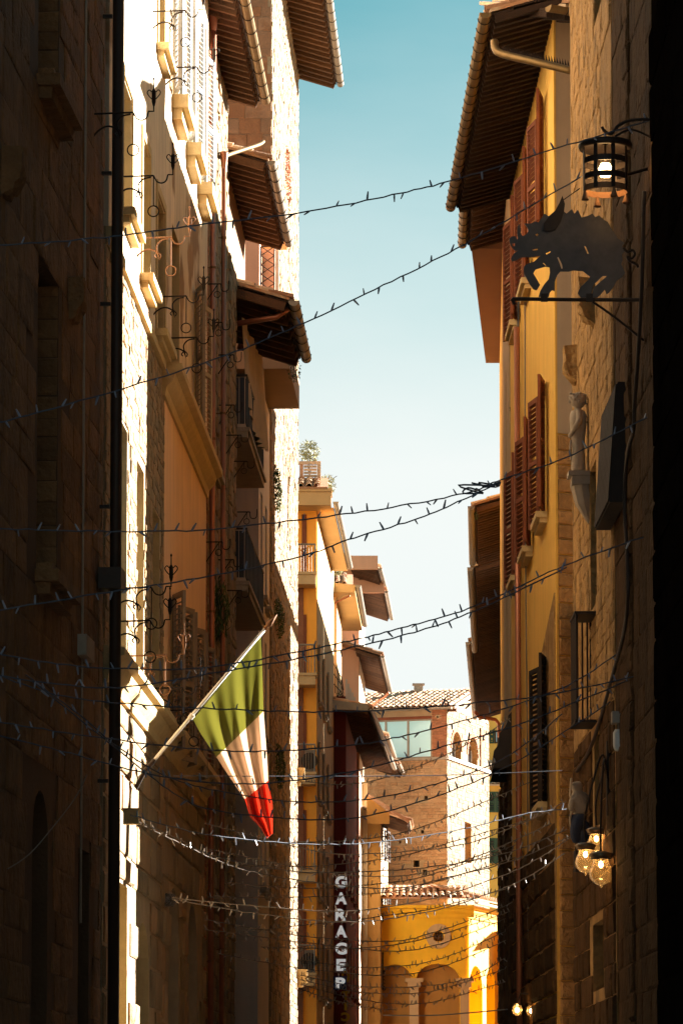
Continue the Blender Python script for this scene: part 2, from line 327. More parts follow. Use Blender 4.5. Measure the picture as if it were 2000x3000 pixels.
def masonry(F, u0, u1, z0, z1, bw, bh, proud, m, parent, n_ind=0, skip=(), o=0.0, name='stone', gap=0.02, seed=1, edge=None, jit=0.3, near_end='u0'):
    """stones set proud of the wall face: the n_ind that show largest as parts, the rest joined"""
    r = random.Random(seed); cells = []; z = z0
    while z < z1 - bh * 0.3:
        h = bh * r.uniform(1 - jit, 1 + jit); h = min(h, z1 - z); u = u0 - r.uniform(0, bw)
        while u < u1:
            w = bw * r.uniform(1 - jit * 1.4, 1 + jit * 1.6); a, b = max(u, u0), min(u + w, u1)
            if edge and b >= u1 - 1e-6: b = u1 + r.uniform(0, edge)
            if b - a > bw * 0.2 and not any(a < s_[1] and b > s_[0] and z < s_[3] and z + h > s_[2] for s_ in skip):
                cells.append((a + gap / 2, z + gap / 2, b - a - gap, h - gap, proud * r.uniform(0.5, 1.5), r.randrange(6)))
            u += w
        z += h
    key = (lambda c: c[0]) if near_end == 'u0' else (lambda c: -c[0]) if near_end == 'u1' else (lambda c: -c[2] * c[3])
    cells.sort(key=key)
    for c in cells[:n_ind]:
        place(name, block_mesh(m, c[5]), parent, F.M(c[0], c[1], o) @ Matrix.Diagonal((c[2], c[4], c[3], 1)))
    mb = MB()
    for c in cells[n_ind:]:
        me = block_mesh(m, c[5]); M = F.M(c[0], c[1], o) @ Matrix.Diagonal((c[2], c[4], c[3], 1))
        mb.add([M @ q.co for q in me.vertices], [tuple(p.vertices) for p in me.polygons])
    if mb.v:
        x = mb.build('stonework' if name == 'stone' else name + 'work', m, parent); x['kind'] = 'stuff'
def half_pipe(mb, pts, r, n=7, t=0.008):
    """open gutter along pts (all at one height)"""
    pts = [Vector(p) for p in pts]; d = (pts[-1] - pts[0]).normalized(); sdir = d.cross(Vector((0, 0, 1)))
    base = len(mb.v); m_ = 2 * (n + 1)
    for p in pts:
        for rr in (r, r - t):
            for k in range(n + 1):
                w = math.pi + math.pi * k / n; mb.v.append(p + sdir * (rr * math.cos(w)) + Vector((0, 0, rr * math.sin(w))))
    for i in range(len(pts) - 1):
        for g in (0, 1):
            for k in range(n):
                a = base + i * m_ + g * (n + 1) + k; q = (a, a + 1, a + 1 + m_, a + m_)
                mb.f.append(q if g == 0 else q[::-1]); mb.m.append(0)
        for k in (0, n):
            a = base + i * m_ + k; b = a + n + 1; mb.f.append((a, b, b + m_, a + m_)); mb.m.append(0)
    for p0 in (base, base + (len(pts) - 1) * m_):
        c = len(mb.v); mb.v.append(pts[0] if p0 == base else pts[-1])
        for k in range(n): mb.f.append((c, p0 + k, p0 + k + 1)); mb.m.append(0)
def half_tile(L_=0.45, r0=0.085, r1=0.07, n=5):
    v, f = [], []
    for i, (y, r) in enumerate(((0, r0), (L_, r1))):
        for g, rr in enumerate((r, r - 0.014)):
            for k in range(n + 1):
                w = math.pi * k / n; v.append((rr * math.cos(w), y, rr * math.sin(w)))
    N = n + 1
    for k in range(n):
        f += [(k, k + 1, 2 * N + k + 1, 2 * N + k), (N + k, 3 * N + k, 3 * N + k + 1, N + k + 1), (k, N + k, N + k + 1, k + 1), (2 * N + k, 2 * N + k + 1, 3 * N + k + 1, 3 * N + k)]
    return v, f
_tile = {}
def tile_mesh(m):
    if m.name not in _tile: _tile[m.name] = mesh_data('roof_tile', *half_tile(), m)
    return _tile[m.name]
def tile_roof(F, u0, u1, o_bot, z_bot, run, slope, m, parent, n_ind=0, pitch=0.21, lap=0.36, seed=3):
    """barrel tiles on a slab rising inward from (o_bot, z_bot)"""
    r = random.Random(seed); ca = math.cos(slope); sa = math.sin(slope); Ln = run / ca
    mb = MB(); t = 0.05
    for d0 in ((-t, 0.0),):
        mb.hexa([F.p(u0, z_bot - t, o_bot), F.p(u1, z_bot - t, o_bot), F.p(u1, z_bot - t + run * sa / ca, o_bot - run), F.p(u0, z_bot - t + run * sa / ca, o_bot - run),
                 F.p(u0, z_bot, o_bot), F.p(u1, z_bot, o_bot), F.p(u1, z_bot + run * sa / ca, o_bot - run), F.p(u0, z_bot + run * sa / ca, o_bot - run)])
    slab = mb.build('roof_deck', m, parent)
    cells = []; nu = int((u1 - u0) / pitch); nr = max(1, int(Ln / lap))
    for j in range(nr):
        for i in range(nu):
            cells.append((u0 + pitch * (i + 0.5), j * lap, r.uniform(-.012, .012), r.uniform(-.05, .05), r.uniform(0, .012)))
    me = tile_mesh(m); ms = MB()
    for k, (u, y, du, rz, dz) in enumerate(cells):
        M = F.M(u + du, z_bot, o_bot) @ Matrix.Rotation(slope, 4, 'X') @ Matrix.Translation((0, y - 0.05, 0.012 + dz)) @ Matrix.Rotation(rz, 4, 'Z') @ Matrix.Rotation(-0.03, 4, 'X')
        if k < n_ind: place('roof_tile', me, parent, M)
        else: ms.add([M @ q.co for q in me.vertices], [tuple(p.vertices) for p in me.polygons])
    if ms.v: x = ms.build('roof_tiles', m, parent); x['kind'] = 'stuff'
def eave(F, u0, u1, zg, over, parent, slope=R(17), rafter=0.34, m_r=m_wood, m_b=m_board, m_g=m_brass, gr=0.075, gutter=True, run=3.0, steps=2, tiles=True, m_t=m_tile, rw=0.09, rh=0.13, hooks=0.7, end=0.0):
    """overhanging roof edge seen from below: boards, rafters, gutter with hooks, tiles on top; zg = height of the outer edge"""
    ta = math.tan(slope); mb = MB(); e_ = end if isinstance(end, tuple) else (end, end); L0 = u0 - e_[0]; L1 = u1 + e_[1]
    def prof(o): return zg + (over - o) * ta
    n = steps + 1                                               # boards laid in lapped courses
    for k in range(n):
        oa = over - (over + 0.3) * k / n; ob = over - (over + 0.3) * (k + 1) / n; lift = 0.022 * (k % 2) + 0.01 * k
        mb.hexa([F.p(L0, prof(oa) + lift, oa), F.p(L1, prof(oa) + lift, oa), F.p(L1, prof(ob) + lift, ob), F.p(L0, prof(ob) + lift, ob),
                 F.p(L0, prof(oa) + lift + .03, oa), F.p(L1, prof(oa) + lift + .03, oa), F.p(L1, prof(ob) + lift + .03, ob), F.p(L0, prof(ob) + lift + .03, ob)])
    sf = mb.build('soffit', m_b, parent)
    if rafter:
        ln = (over + 0.25) / math.cos(slope); rb = MB(); rb.box((-rw / 2, 0.03, -rh), (rw / 2, ln, -0.002)); me = mesh_data('rafter', rb.v, rb.f, m_r)
        nr = int((L1 - L0) / rafter)
        for i in range(nr + 1):
            u = L0 + rw / 2 + 0.005 + (L1 - L0 - rw - 0.01) * i / max(nr, 1)
            place('rafter', me, parent, F.M(u, prof(over), over) @ Matrix.Rotation(slope, 4, 'X'))
    if gutter:
        gb = MB(); og = over + gr + 0.01; half_pipe(gb, [F.p(L0 - 0.05, zg + 0.03, og), F.p(L1 + 0.05, zg + 0.03, og)], gr)
        g = gb.build('gutter', m_g, parent, smooth=False)
        if hooks:
            hb = MB(); hb.tube([(0, -gr * 1.12 * math.cos(math.pi * (1 + k / 6)), gr * 1.12 * math.sin(math.pi * (1 + k / 6))) for k in range(7)], 0.007, 4); hm = mesh_data('gutter_hook', hb.v, hb.f, m_iron)
            nh = int((L1 - L0) / hooks)
            for i in range(nh): place('gutter_hook', hm, g, F.M(L0 + (i + 0.5) * (L1 - L0) / nh, zg + 0.03, og))
    if tiles: tile_roof(F, L0, L1, over + 0.03, zg + 0.10, run, slope, m_t, parent)
def pipe(name, pts, r, m, parent, n=10, smooth=True):
    mb = MB(); mb.tube(pts, r, n); return mb.build(name, m, parent, smooth)
def curve_pts(ctrl, per=8):
    """smooth path through control points (Catmull-Rom)"""
    P = [Vector(p) for p in ctrl]; out = []
    for i in range(len(P) - 1):
        p0, p1, p2, p3 = P[max(i - 1, 0)], P[i], P[i + 1], P[min(i + 2, len(P) - 1)]
        for k in range(per):
            t = k / per
            out.append(0.5 * ((2 * p1) + (p2 - p0) * t + (2 * p0 - 5 * p1 + 4 * p2 - p3) * t * t + (3 * p1 - p0 - 3 * p2 + p3) * t ** 3))
    out.append(P[-1]); return out
def foliage(name, c, size, n, leaf, m, parent, seed=1, droop=0.0, long=1.0):
    r = random.Random(seed); mb = MB(); c = Vector(c); sx, sy, sz = size
    for i in range(n):
        while True:
            p = Vector((r.uniform(-1, 1), r.uniform(-1, 1), r.uniform(-1, 1)))
            if p.length < 1 and (p.length > 0.35 or r.random() < 0.4): break
        q = c + Vector((p.x * sx, p.y * sy, p.z * sz)); d = Vector((r.uniform(-1, 1), r.uniform(-1, 1), r.uniform(-1, 1) - droop)).normalized()
        e = d.cross(Vector((r.uniform(-1, 1), r.uniform(-1, 1), r.uniform(-1, 1)))).normalized(); l = leaf * r.uniform(.6, 1.4) * long; w = leaf * r.uniform(.3, .5)
        mb.add([q - d * l / 2, q + e * w / 2, q + d * l / 2, q - e * w / 2], [(0, 1, 2, 3)])
    o = mb.build(name, m, parent); return o
def house(name, label, cat, F, u=None): return thing(name, label, cat, F.p(F.L / 2 if u is None else u, 0, 0))
# ---------------------------------------------------------------- ground
g = MB(); g.add([(-1500, -200, 0), (1500, -200, 0), (1500, 2500, 0), (-1500, 2500, 0)], [(0, 1, 2, 3)])
tag(g.build('ground', m_pave), kind='structure')
g = MB(); g.add([(-2.4, 20, .004), (2.7, 20, .004), (2.7, 52, .004), (-2.0, 52, .004), (2.9, 124, .004), (-.6, 124, .004)], [(0, 1, 2, 3), (3, 2, 4, 5)])
tag(g.build('street', m_pave), kind='structure')

def op(F, x0, x1, yt, yb, dep=0.35, arch=0):
    ym = (yt + yb) / 2; u0, u1 = F.hit(x0, ym)[0], F.hit(x1, ym)[0]
    if u1 < u0: u0, u1 = u1, u0
    return (u0, u1, F.hit(x1, yb)[1], F.hit(x0, yt)[1], dep, arch)

# ---------------------------------------------------------------- A: dark sandstone palace, nearest on the left
FA = Fac((-3.62, 28), (-2.73, 42.4))
A = house('stone_palace', 'dark brown sandstone palace nearest on the left with deep window jambs and black downpipe', 'building', FA, 13)
ua, za = FA.hit(172, 318); ub, zb = FA.hit(167, 1712)
wA = [(ua - 1.5, ua, za, za + 2.9, 0.5), (ub - 1.5, ub, zb, FA.hit(167, 830)[1], 0.5)]
uc, zc = FA.hit(142, 2330); wA.append((uc - 1.1, uc, 0.0, zc, 0.5, 0.5))
ud, zd = FA.hit(262, 2500); wA.append((ud - 0.9, ud, 0.0, zd, 0.5))
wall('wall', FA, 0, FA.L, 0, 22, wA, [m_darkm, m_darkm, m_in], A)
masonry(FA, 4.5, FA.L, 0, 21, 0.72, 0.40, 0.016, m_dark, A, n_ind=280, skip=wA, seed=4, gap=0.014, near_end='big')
for (a, b, c, d, dep, *_) in wA[:2]:
    Fj = Fac(FA.p(b, 0, -0.5)[:2], FA.p(b, 0, 0.0)[:2])
    zz = c; k = 0
    while zz < d - 0.1:
        h = rnd.uniform(0.19, 0.25); place('stone', block_mesh(m_dark, k % 6), A, Fj.M(0.02, zz, -0.004) @ Matrix.Diagonal((0.47, 0.016, h - 0.014, 1))); zz += h; k += 1
    sl = MB(); FA.box(sl, a - .1, b + .16, c - .20, c - .08, -.05, .24); FA.box(sl, a - .05, b + .12, c - .32, c - .20, -.05, .15); FA.box(sl, a, b, c - .08, c, -.3, .16); sl.build('sill', m_dark, A)
    cb = MB(); cb.lathe([(.075, 0), (.075, .12), (.05, .16), (.047, d - c - .2), (.07, d - c - .14), (.08, d - c)], FA.p(b - .62, c, -.2), 12); cb.build('colonnette', m_dark, A, True)
    shutter(FA, b - .68, c + .02, d - .1, .62, 180, m_shutd, A, o=-.22, pitch=.07)
def corbel(F, x0, x1, y0, y1, parent, m, out=0.3):
    um = F.hit(x0 if F.n.x > 0 else x1, y0)[0]; w = .30; xw = x0 if F.n.x > 0 else x1; z1, z0 = F.hit(xw, y0)[1], F.hit(xw, y1)[1]; h = z1 - z0
    mb = MB(); n = 8; prof = [(0, z1), (out, z1), (out, z1 - h * .45)] + [(out * math.cos(R(90) * k / n) , z1 - h * .45 - h * .55 * math.sin(R(90) * k / n)) for k in range(1, n + 1)]
    k = len(prof); ns = 5; v = []; rc = random.Random(int(x0))
    for j in range(ns):
        sh = 1 - .10 * abs(j - 2) / 2
        v += [F.p(um - w / 2 + w * j / (ns - 1) + rc.uniform(-.015, .015), z + (rc.uniform(-.02, .02) if i else 0), o * sh - .02 + (rc.uniform(-.028, .018) if o > .01 else 0)) for i, (o, z) in enumerate(prof)]
    mb.add(v, [tuple(range(k))[::-1], tuple(range((ns - 1) * k, ns * k))] + [(j * k + i, j * k + (i + 1) % k, (j + 1) * k + (i + 1) % k, (j + 1) * k + i) for j in range(ns - 1) for i in range(k)]); return mb.build('corbel', m, parent)
corbel(FA, 9, 85, 437, 585, A, m_dark, .24); corbel(FA, 205, 263, 820, 950, A, m_dark, .20)
pA = MB(); yy = 41.3; xx = FA.hit(300, 1500)[0] - .35
pA.tube([FA.p(xx, 0, .2), FA.p(xx, 21, .2)], .066, 12); pA.build('downpipe', m_blk, A, True)
bx = MB(); FA.box(bx, xx - .3, xx + .14, FA.hit(300, 1748)[1], FA.hit(300, 1688)[1], .04, .30); bx.build('hopper_head', m_blk, A)
for yv in (56, 520, 905, 1500, 2300):
    z = FA.hit(300, yv)[1]; cb = MB(); FA.box(cb, xx - .02, xx + .02, z - .02, z + .02, 0, .13); cb.build('pipe_clamp', m_iron, A)
pipe('conduit', [FA.p(FA.hit(240, 900)[0], 4, .03), FA.p(FA.hit(240, 900)[0], 20, .03)], .014, m_stone, A, 6)
fbox('junction_box', FA, *(FA.hit(222, 1900)[0], FA.hit(246, 1900)[0]), FA.hit(240, 1936)[1], FA.hit(240, 1875)[1], 0, .12, m_stone, A)

# ---------------------------------------------------------------- B and C: the sunlit palace front
FB = left_fac(42.7, 50.7)
B = house('rubble_palace', 'tall palace with sunlit cream upper wall over rubble stone, left of street', 'building', FB)
zL3 = FB.hit(470, 1085)[1]; zS = zL3 + .15; zL4 = FB.hit(420, 2075)[1]
oB = [op(FB, 352, 377, 218, 684), op(FB, 409, 429, 400, 862), op(FB, 452, 474, 560, 1028), op(FB, 457, 473, -500, 194), op(FB, 322, 345, -700, -160), op(FB, 400, 420, -600, -60),
      op(FB, 342, 372, 1204, 1990), op(FB, 399, 421, 1340, 2120), op(FB, 446, 466, 1480, 2170)]
up = [w for w in oB if w[2] > zS - .6]; lo = [w for w in oB if w[2] <= zS - .6]
up = [(a, b, max(c, zS + .02), d, e, f) for a, b, c, d, e, f in up]; lo = [(a, b, max(c, zL4 + .1), d, e, f) for a, b, c, d, e, f in lo]
gB = [(FB.hit(345, 2900)[0], FB.hit(372, 2900)[0], 0.0, FB.hit(345, 2580)[1], .5), (FB.hit(400, 2900)[0], FB.hit(436, 2900)[0], 0.0, FB.hit(415, 2700)[1], .6, .6)]
wall('upper_wall', FB, 0, FB.L, zS, 22, up, [m_cream, m_ledge, m_in], B, mi_rev=1, o=.03)
wall('lower_wall', FB, 0, FB.L, zL4, zS, lo, [m_mortar, m_ledge, m_in], B, mi_rev=1)
wall('ground_floor_wall', FB, 0, FB.L, 0, zL4, gB, [m_mortar, m_ledge, m_in], B, mi_rev=1)
masonry(FB, 0, FB.L, zL4 + .1, zS - .12, .24, .13, .016, m_rubble, B, n_ind=200, skip=lo, seed=9, jit=.45, gap=.010)
masonry(FB, 0, FB.L, 0, zL4 - .3, .80, .42, .035, m_rubble, B, n_ind=90, skip=gB, seed=12, gap=.05)
for w in up + lo:
    a, b, c, d, *_ = w; o_ = .03 if w in up else 0
    sill(FB, a, b, c, B, out=.17 + o_, h=.17, over=.2)
    window(FB, a, b, c + .02, d, -.30, B)
    if w in up:
        fr = MB(); FB.box(fr, a - .14, a - .02, c, d + .14, .02, .055); FB.box(fr, b + .02, b + .14, c, d + .14, .02, .055); FB.box(fr, a - .02, b + .02, d + .02, d + .14, .02, .055); fr.build('window_surround', m_ledge, B)
def cornice(F, u0, u1, z, parent, m=m_ledge, out=.26, h=.42, name='cornice'):
    mb = MB(); prof = [(0, z - h), (out * .25, z - h), (out * .3, z - h * .75), (out * .62, z - h * .5), (out * .7, z - h * .3), (out, z - h * .22), (out, z), (0, z + .03)]
    k = len(prof); v = [F.p(u0, zz, o - .02) for o, zz in prof] + [F.p(u1, zz, o - .02) for o, zz in prof]
    mb.add(v, [tuple(range(k))[::-1], tuple(range(k, 2 * k))] + [(i, (i + 1) % k, k + (i + 1) % k, k + i) for i in range(k)]); return mb.build(name, m, parent)
cornice(FB, 0, FB.L, zL4 + .12, B, out=.26, h=.40)
mb = MB(); FB.box(mb, 0, FB.L, zS - .12, zS + .0, -.02, .07); mb.build('string_course', m_ledge, B)

FC = left_fac(50.7, 58.6)
C = house('plaster_palace', 'peach plastered palace with projecting moulded band and open louvred shutters, left of street', 'building', FC)
oC2 = [op(FC, 497, 519, 790, 1160), op(FC, 563, 576, 930, 1260)]
oC2 = [(a, b, zS + .1, zS + 2.25, e, f) for a, b, c, d, e, f in oC2]
zc3 = FC.hit(536, 405)[1]
oC3 = [(a, b, zc3, zc3 + 2.3, .35, 0) for a, b in ((1.05, 2.0), (3.6, 4.5), (5.9, 6.8))]
zt, zb_ = FC.hit(520, 1785)[1], FC.hit(560, 2290)[1]
oC1 = [(a, a + .95, zb_, zt, .35, 0) for a in (1.15, 3.35, 5.5)]
wall('upper_wall', FC, 0, FC.L, zS, 22, oC2 + oC3, [m_cream, m_ledge, m_in], C, mi_rev=1, o=.03)
zP = zL4 + .1
wall('middle_wall', FC, 0, FC.L, zP, zS, [(a, b, max(c, zP + .05), d, e, f) for a, b, c, d, e, f in oC1], [m_peach, m_ledge, m_in], C, mi_rev=1, o=.02)
gC = [(1.2, 3.0, 0, 5.2, .6, .9), (4.6, 6.6, 0, 5.2, .6, 1.0)]
wall('ground_floor_wall', FC, 0, FC.L, 0, zP, gC, [m_mortar, m_mortar, m_in], C, mi_rev=1)
masonry(FC, 0, FC.L, 0, zP - .35, .9, .45, .035, m_rubble, C, n_ind=60, skip=gC, seed=21, gap=.05)
cornice(FC, -.35, FC.L, zS - .02, C, out=.30, h=.44); cornice(FC, 0, FC.L, zP + .02, C, out=.28, h=.42)
for (a, b, c, d, *_) in oC3: sill(FC, a, b, c, C, out=.26, h=.34, over=.16); window(FC, a, b, c, d, -.3, C); shutter(FC, b + .02, c + .02, d, .48, 12, m_shutb, C, o=.07); shutter(FC, a - .02, c + .02, d, .48, 168, m_shutb, C, o=.07)
for i, (a, b, c, d, *_) in enumerate(oC2):
    sill(FC, a, b, c, C, out=.2, h=.2); window(FC, a, b, c, d, -.3, C)
    if i: shutter(FC, a - .02, c + .02, d, .5, 163, m_shutg, C, o=.07); shutter(FC, b + .02, c + .02, d, .5, 14, m_shut, C, o=.07)
for (a, b, c, d, *_) in oC1:
    window(FC, a, b, max(c, zP + .05), d, -.3, C); shutter(FC, a - .02, c + .02, d, .5, 158, m_shutg, C, o=.06); shutter(FC, b + .02, c + .02, d, .5, 20, m_shutg, C, o=.06)

# ---------------------------------------------------------------- D: brick house with the two copper downpipes
FD = left_fac(58.65, 64.3, -.06)
D = house('brick_house', 'narrow brick and rubble house behind two long copper downpipes', 'building', FD)
zg1 = zpx(0, 58.6)
oD = [(2.2, 3.1, z, z + 1.7, .35, 0) for z in (5.6, 9.2, 12.6)]
wall('wall', FD, 0, FD.L, 0, zg1 + .4, oD, [m_mortar, m_mortar, m_in], D)
masonry(FD, 0, 1.25, 0, zg1, .25, .075, .012, m_brick, D, n_ind=120, seed=31, gap=.012, name='brick', jit=.15, near_end='big')
masonry(FD, 1.3, FD.L, 0, zg1, .36, .2, .03, m_rubble, D, n_ind=120, seed=32, skip=oD, jit=.4, gap=.016)
for (a, b, c, d, *_) in oD: window(FD, a, b, c, d, -.25, D); sill(FD, a, b, c, D, m=m_stone)
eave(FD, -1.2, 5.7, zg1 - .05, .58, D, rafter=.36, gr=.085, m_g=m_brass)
def downpipe(F, x, yt, yb, r, o, parent, gut=None, m=m_copper, funnel=True):
    u, z1 = F.hit(x, yt, o); z0 = F.hit(x, yb, o)[1] if yb else 0.0
    mb = MB(); mb.tube([F.p(u, z0, o), F.p(u, z1, o)], r, 14)
    if funnel: mb.lathe([(r, -.02), (r * 1.05, .0), (r * 1.75, .22), (r * 1.8, .27), (r * .3, .27)], F.p(u, z1, o), 14)
    d = mb.build('downpipe', m, parent, True)
    if gut:
        e = MB(); top = F.p(u, z1 + .16, o); e.tube(curve_pts([top, top.lerp(gut, .12) + Vector((0, 0, .03)), top.lerp(gut, .85) - Vector((0, 0, .02)), gut], 6), r * .85, 12); e.build('pipe_elbow', m_brass, d, True)
    n = int((z1 - z0) / 2.6)
    for i in range(n):
        zc_ = z0 + (i + .6) * (z1 - z0) / n; cb = MB(); cb.lathe([(r * 1.0, -.02), (r * 1.14, -.02), (r * 1.14, .02), (r * 1.0, .02)], F.p(u, zc_, o), 14); cb.tube([F.p(u, zc_, o), F.p(u, zc_, -.05)], .01, 5); cb.build('pipe_clamp', m_rust, d)
    return d
downpipe(FD, 626, 88, None, .045, .12, D, gut=at(706, 18, 59.2))
downpipe(FD, 656, 492, None, .04, .12, D, gut=at(771, 415, 65.0))

# ---------------------------------------------------------------- E: house with balconies
FE = left_fac(64.3, 73.2); FE1 = left_fac(66.1, 73.2, -.45); FE2 = left_fac(73.2, 77.1)
E = house('balcony_house', 'shaded house with stacked slate panelled balconies and canvas awning under dark eaves', 'building', FE)
zg2 = zpx(395, 62.5); zg3 = zpx(885, 66.1)
wall('upper_wall', left_fac(64.35, 70.4, -.1), 0, 6.0, zg3 + .6, zg2 + .5, [], [m_towerb], E)
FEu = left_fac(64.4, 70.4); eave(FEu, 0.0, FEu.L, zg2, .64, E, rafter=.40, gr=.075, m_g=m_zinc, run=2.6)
wall('pier_wall', left_fac(64.35, 66.15, -.02), 0, 1.8, 0, zg3 + .6, [], [m_mortar], E, back=4)
masonry(left_fac(64.35, 66.15, -.02), 0, 1.8, 0, zg3 + .5, .36, .2, .03, m_rubble, E, n_ind=40, seed=41, jit=.4, gap=.016, edge=.05)
oE = [(1.0, 2.0, z, z + 2.2, .3, 0) for z in (9.0, 11.8, 14.5)] + [(3.6, 4.6, z, z + 2.2, .3, 0) for z in (9.0, 11.8, 14.5)]
wall('recessed_wall', FE1, 0, FE1.L, 0, zg3 + .2, oE, [m_brick, m_wood, m_in], E, mi_rev=1)
for (a, b, c, d, *_) in oE: window(FE1, a, b, c, d, -.25, E)
FEe = left_fac(66.2, 71.1); eave(FEe, 0, FEe.L, zg3, .92, E, rafter=.55, gr=.10, m_g=m_zinc, run=2.4, rw=.11, rh=.16)
mb = MB(); mb.tube([FEe.p(.25, zg3 - .05, .92), FEe.p(.25, zg3 - .2, .7), FEe.p(.3, zg3 - .32, -.1)], .05, 10); mb.build('pipe_elbow', m_copper, E, True)
for k, yv in enumerate((1255, 1705, 2165)):
    z = zpx(yv, 66.3); F_ = left_fac(66.3, 71.6)
    b = MB(); F_.box(b, 0, F_.L, z - .16, z, -.5, .20); F_.box(b, -.03, F_.L + .03, z - .05, z + .02, -.5, .24)
    bs = b.build('balcony', m_stone, E)
    pn = MB(); nr = 26
    for i in range(nr): a = i * F_.L / nr; F_.box(pn, a + .012, a + F_.L / nr - .012, z + .08, z + .92, .165, .18 + .012 * (i % 2))
    F_.box(pn, .005, F_.L - .005, z + .10, z + .90, .158, .166)
    Fe_ = Fac(F_.p(0, 0, -.45)[:2], F_.p(0, 0, .17)[:2])
    for i in range(6): Fe_.box(pn, i * .1 + .006, i * .1 + .094, z + .08, z + .92, 0, .015)
    pn.build('panel', m_panel, bs)
    rl = MB(); rl.tube([F_.p(-.01, z + .96, -.45), F_.p(-.01, z + .96, .18), F_.p(F_.L, z + .96, .18)], .022, 6); rl.build('handrail', m_iron, bs)
wall('street_wall', FE2, 0, FE2.L, 0, zpx(1128, 74), [(.7, 1.35, z, z + 2.1, .25, 0) for z in (6.6, 9.6, 12.4)] + [(2.3, 2.95, z, z + 2.1, .25, 0) for z in (6.6, 9.6, 12.4)], [m_white, m_white, m_in], E, mi_rev=1)
for z in (6.6, 9.6, 12.4):
    for a in (.7, 2.3): sill(FE2, a, a + .65, z, E, m=m_stone, out=.14, h=.12); window(FE2, a, a + .65, z, z + 2.1, -.22, E, m_frame=m_white)
fbox('canopy', FE2, -.3, FE2.L - .1, zpx(1128, 74.5), zpx(1048, 74.5), -.6, .62, m_soff, E)
# pink penthouse, lattice and tan soffit between the eaves and the tower
FPk = Fac((-6, 74), (at(760, 750, 74).x, 74)); zpk0, zpk1 = zpx(1048, 74.5) + .01, zpx(640, 74)
wall('penthouse_wall', FPk, 0, FPk.L, zpk0, zpk1 + .3, [], [m_pink], E, back=3.0)
fbox('penthouse_soffit', FPk, FPk.L - .6, FPk.L + .52, zpk1 - .02, zpk1 + .12, -2.6, -1.0, m_tan, E)
fl = MB(); q0, q1 = at(764, 857, 74.6), at(804, 722, 74.6); w_, h_ = q1.x - q0.x, q1.z - q0.z; Yl = 74.6
for a, b in (((0, 0), (w_, 0)), ((w_, 0), (w_, h_)), ((w_, h_), (0, h_)), ((0, h_), (0, 0))): fl.tube([(q0.x + a[0], Yl, q0.z + a[1]), (q0.x + b[0], Yl, q0.z + b[1])], .014, 5)
lt = fl.build('trellis', m_iron, E); fbox('trellis_screen', FPk, FPk.L + .03, FPk.L + w_ + .02, zpk0, q1.z, -.9, -.8, m_pink, E)
nn = 5; st = h_ / nn
for i in range(nn):
    for a, b in (((0, i * st), (w_, (i + 1) * st)), ((w_, i * st), (0, (i + 1) * st))):
        t_ = MB(); t_.tube([(q0.x + a[0], Yl, q0.z + a[1]), (q0.x + b[0], Yl, q0.z + b[1])], .009, 4); t_.build('trellis_bar', m_iron, lt)
fbox('trellis_post', FPk, FPk.L + w_ + .03, FPk.L + w_ + .10, zpk0, q1.z, -.9, -.8, m_white, E)
# awning curtain hanging under the lower eave
aw = MB(); n = 26; top, bot = [], []
for i in range(n + 1):
    t = i / n; Yv = 66.8 + 4.3 * t; o = .06 + .16 * t + .03 * math.sin(i * 1.9) + .02 * math.sin(i * .7)
    u = (Yv - 66.2) * 1.0006; top.append(FEe.p(u, zg3 - .12, o)); bot.append(FEe.p(u, zg3 - 1.75 - .25 * math.sin(t * 3), o + .10 + .05 * math.sin(i * 2.3)))
for i in range(n): aw.add([top[i], top[i + 1], bot[i + 1], bot[i]], [(0, 1, 2, 3)])
aw.build('awning', m_awn, E, True)

# ---------------------------------------------------------------- F: the tall stone tower
FF = left_fac(77.1, 88.7, .02)
Ft = house('stone_tower', 'tall rubble stone tower with brown shaded side and sunlit street face', 'tower', FF)
zF = zpx(194, 88.7) - .1
oF = [(.9, 1.35, zpx(430, 78.3), zpx(335, 78.3), .4), (3.2, 3.7, zpx(860, 80), zpx(820, 80) + .3, .4), (6.9, 7.6, 15.1, 17.2, .4, .35), (7.0, 7.6, 10.5, 12.2, .4), (5.0, 5.7, 7.2, 9.2, .4)]
wall('wall', FF, 0, FF.L, 0, zF + .6, oF, [m_mortar, m_mortar, m_in], Ft, back=5)
masonry(FF, 0, FF.L, 0, zF, .27, .14, .022, m_tower, Ft, n_ind=240, seed=51, skip=oF, jit=.5, gap=.010, edge=.06, near_end='big')
FFc = Fac((-5.6, FF.a.y - .004), (FF.a.x, FF.a.y - .004))
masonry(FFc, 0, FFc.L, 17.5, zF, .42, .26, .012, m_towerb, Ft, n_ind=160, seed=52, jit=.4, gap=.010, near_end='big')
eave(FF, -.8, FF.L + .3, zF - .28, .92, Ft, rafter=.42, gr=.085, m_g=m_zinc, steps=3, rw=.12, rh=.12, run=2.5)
pipe('roof_strut', [at(866, 222, 88.7), at(962, 190, 88.9), at(968, 172, 88.9)], .028, m_zinc, Ft, 8)
# lit corner brackets low on the tower
for (x, y) in ((885, 2270), (893, 2860)):
    q = at(x, y, 88.5); b = MB(); b.box((q.x - .22, q.y - .12, q.z - .16), (q.x + .06, q.y + .12, q.z + .16)); b.box((q.x - .22, q.y - .10, q.z - .26), (q.x - .04, q.y + .10, q.z - .16)); b.build('corner_bracket', m_ledge, Ft)
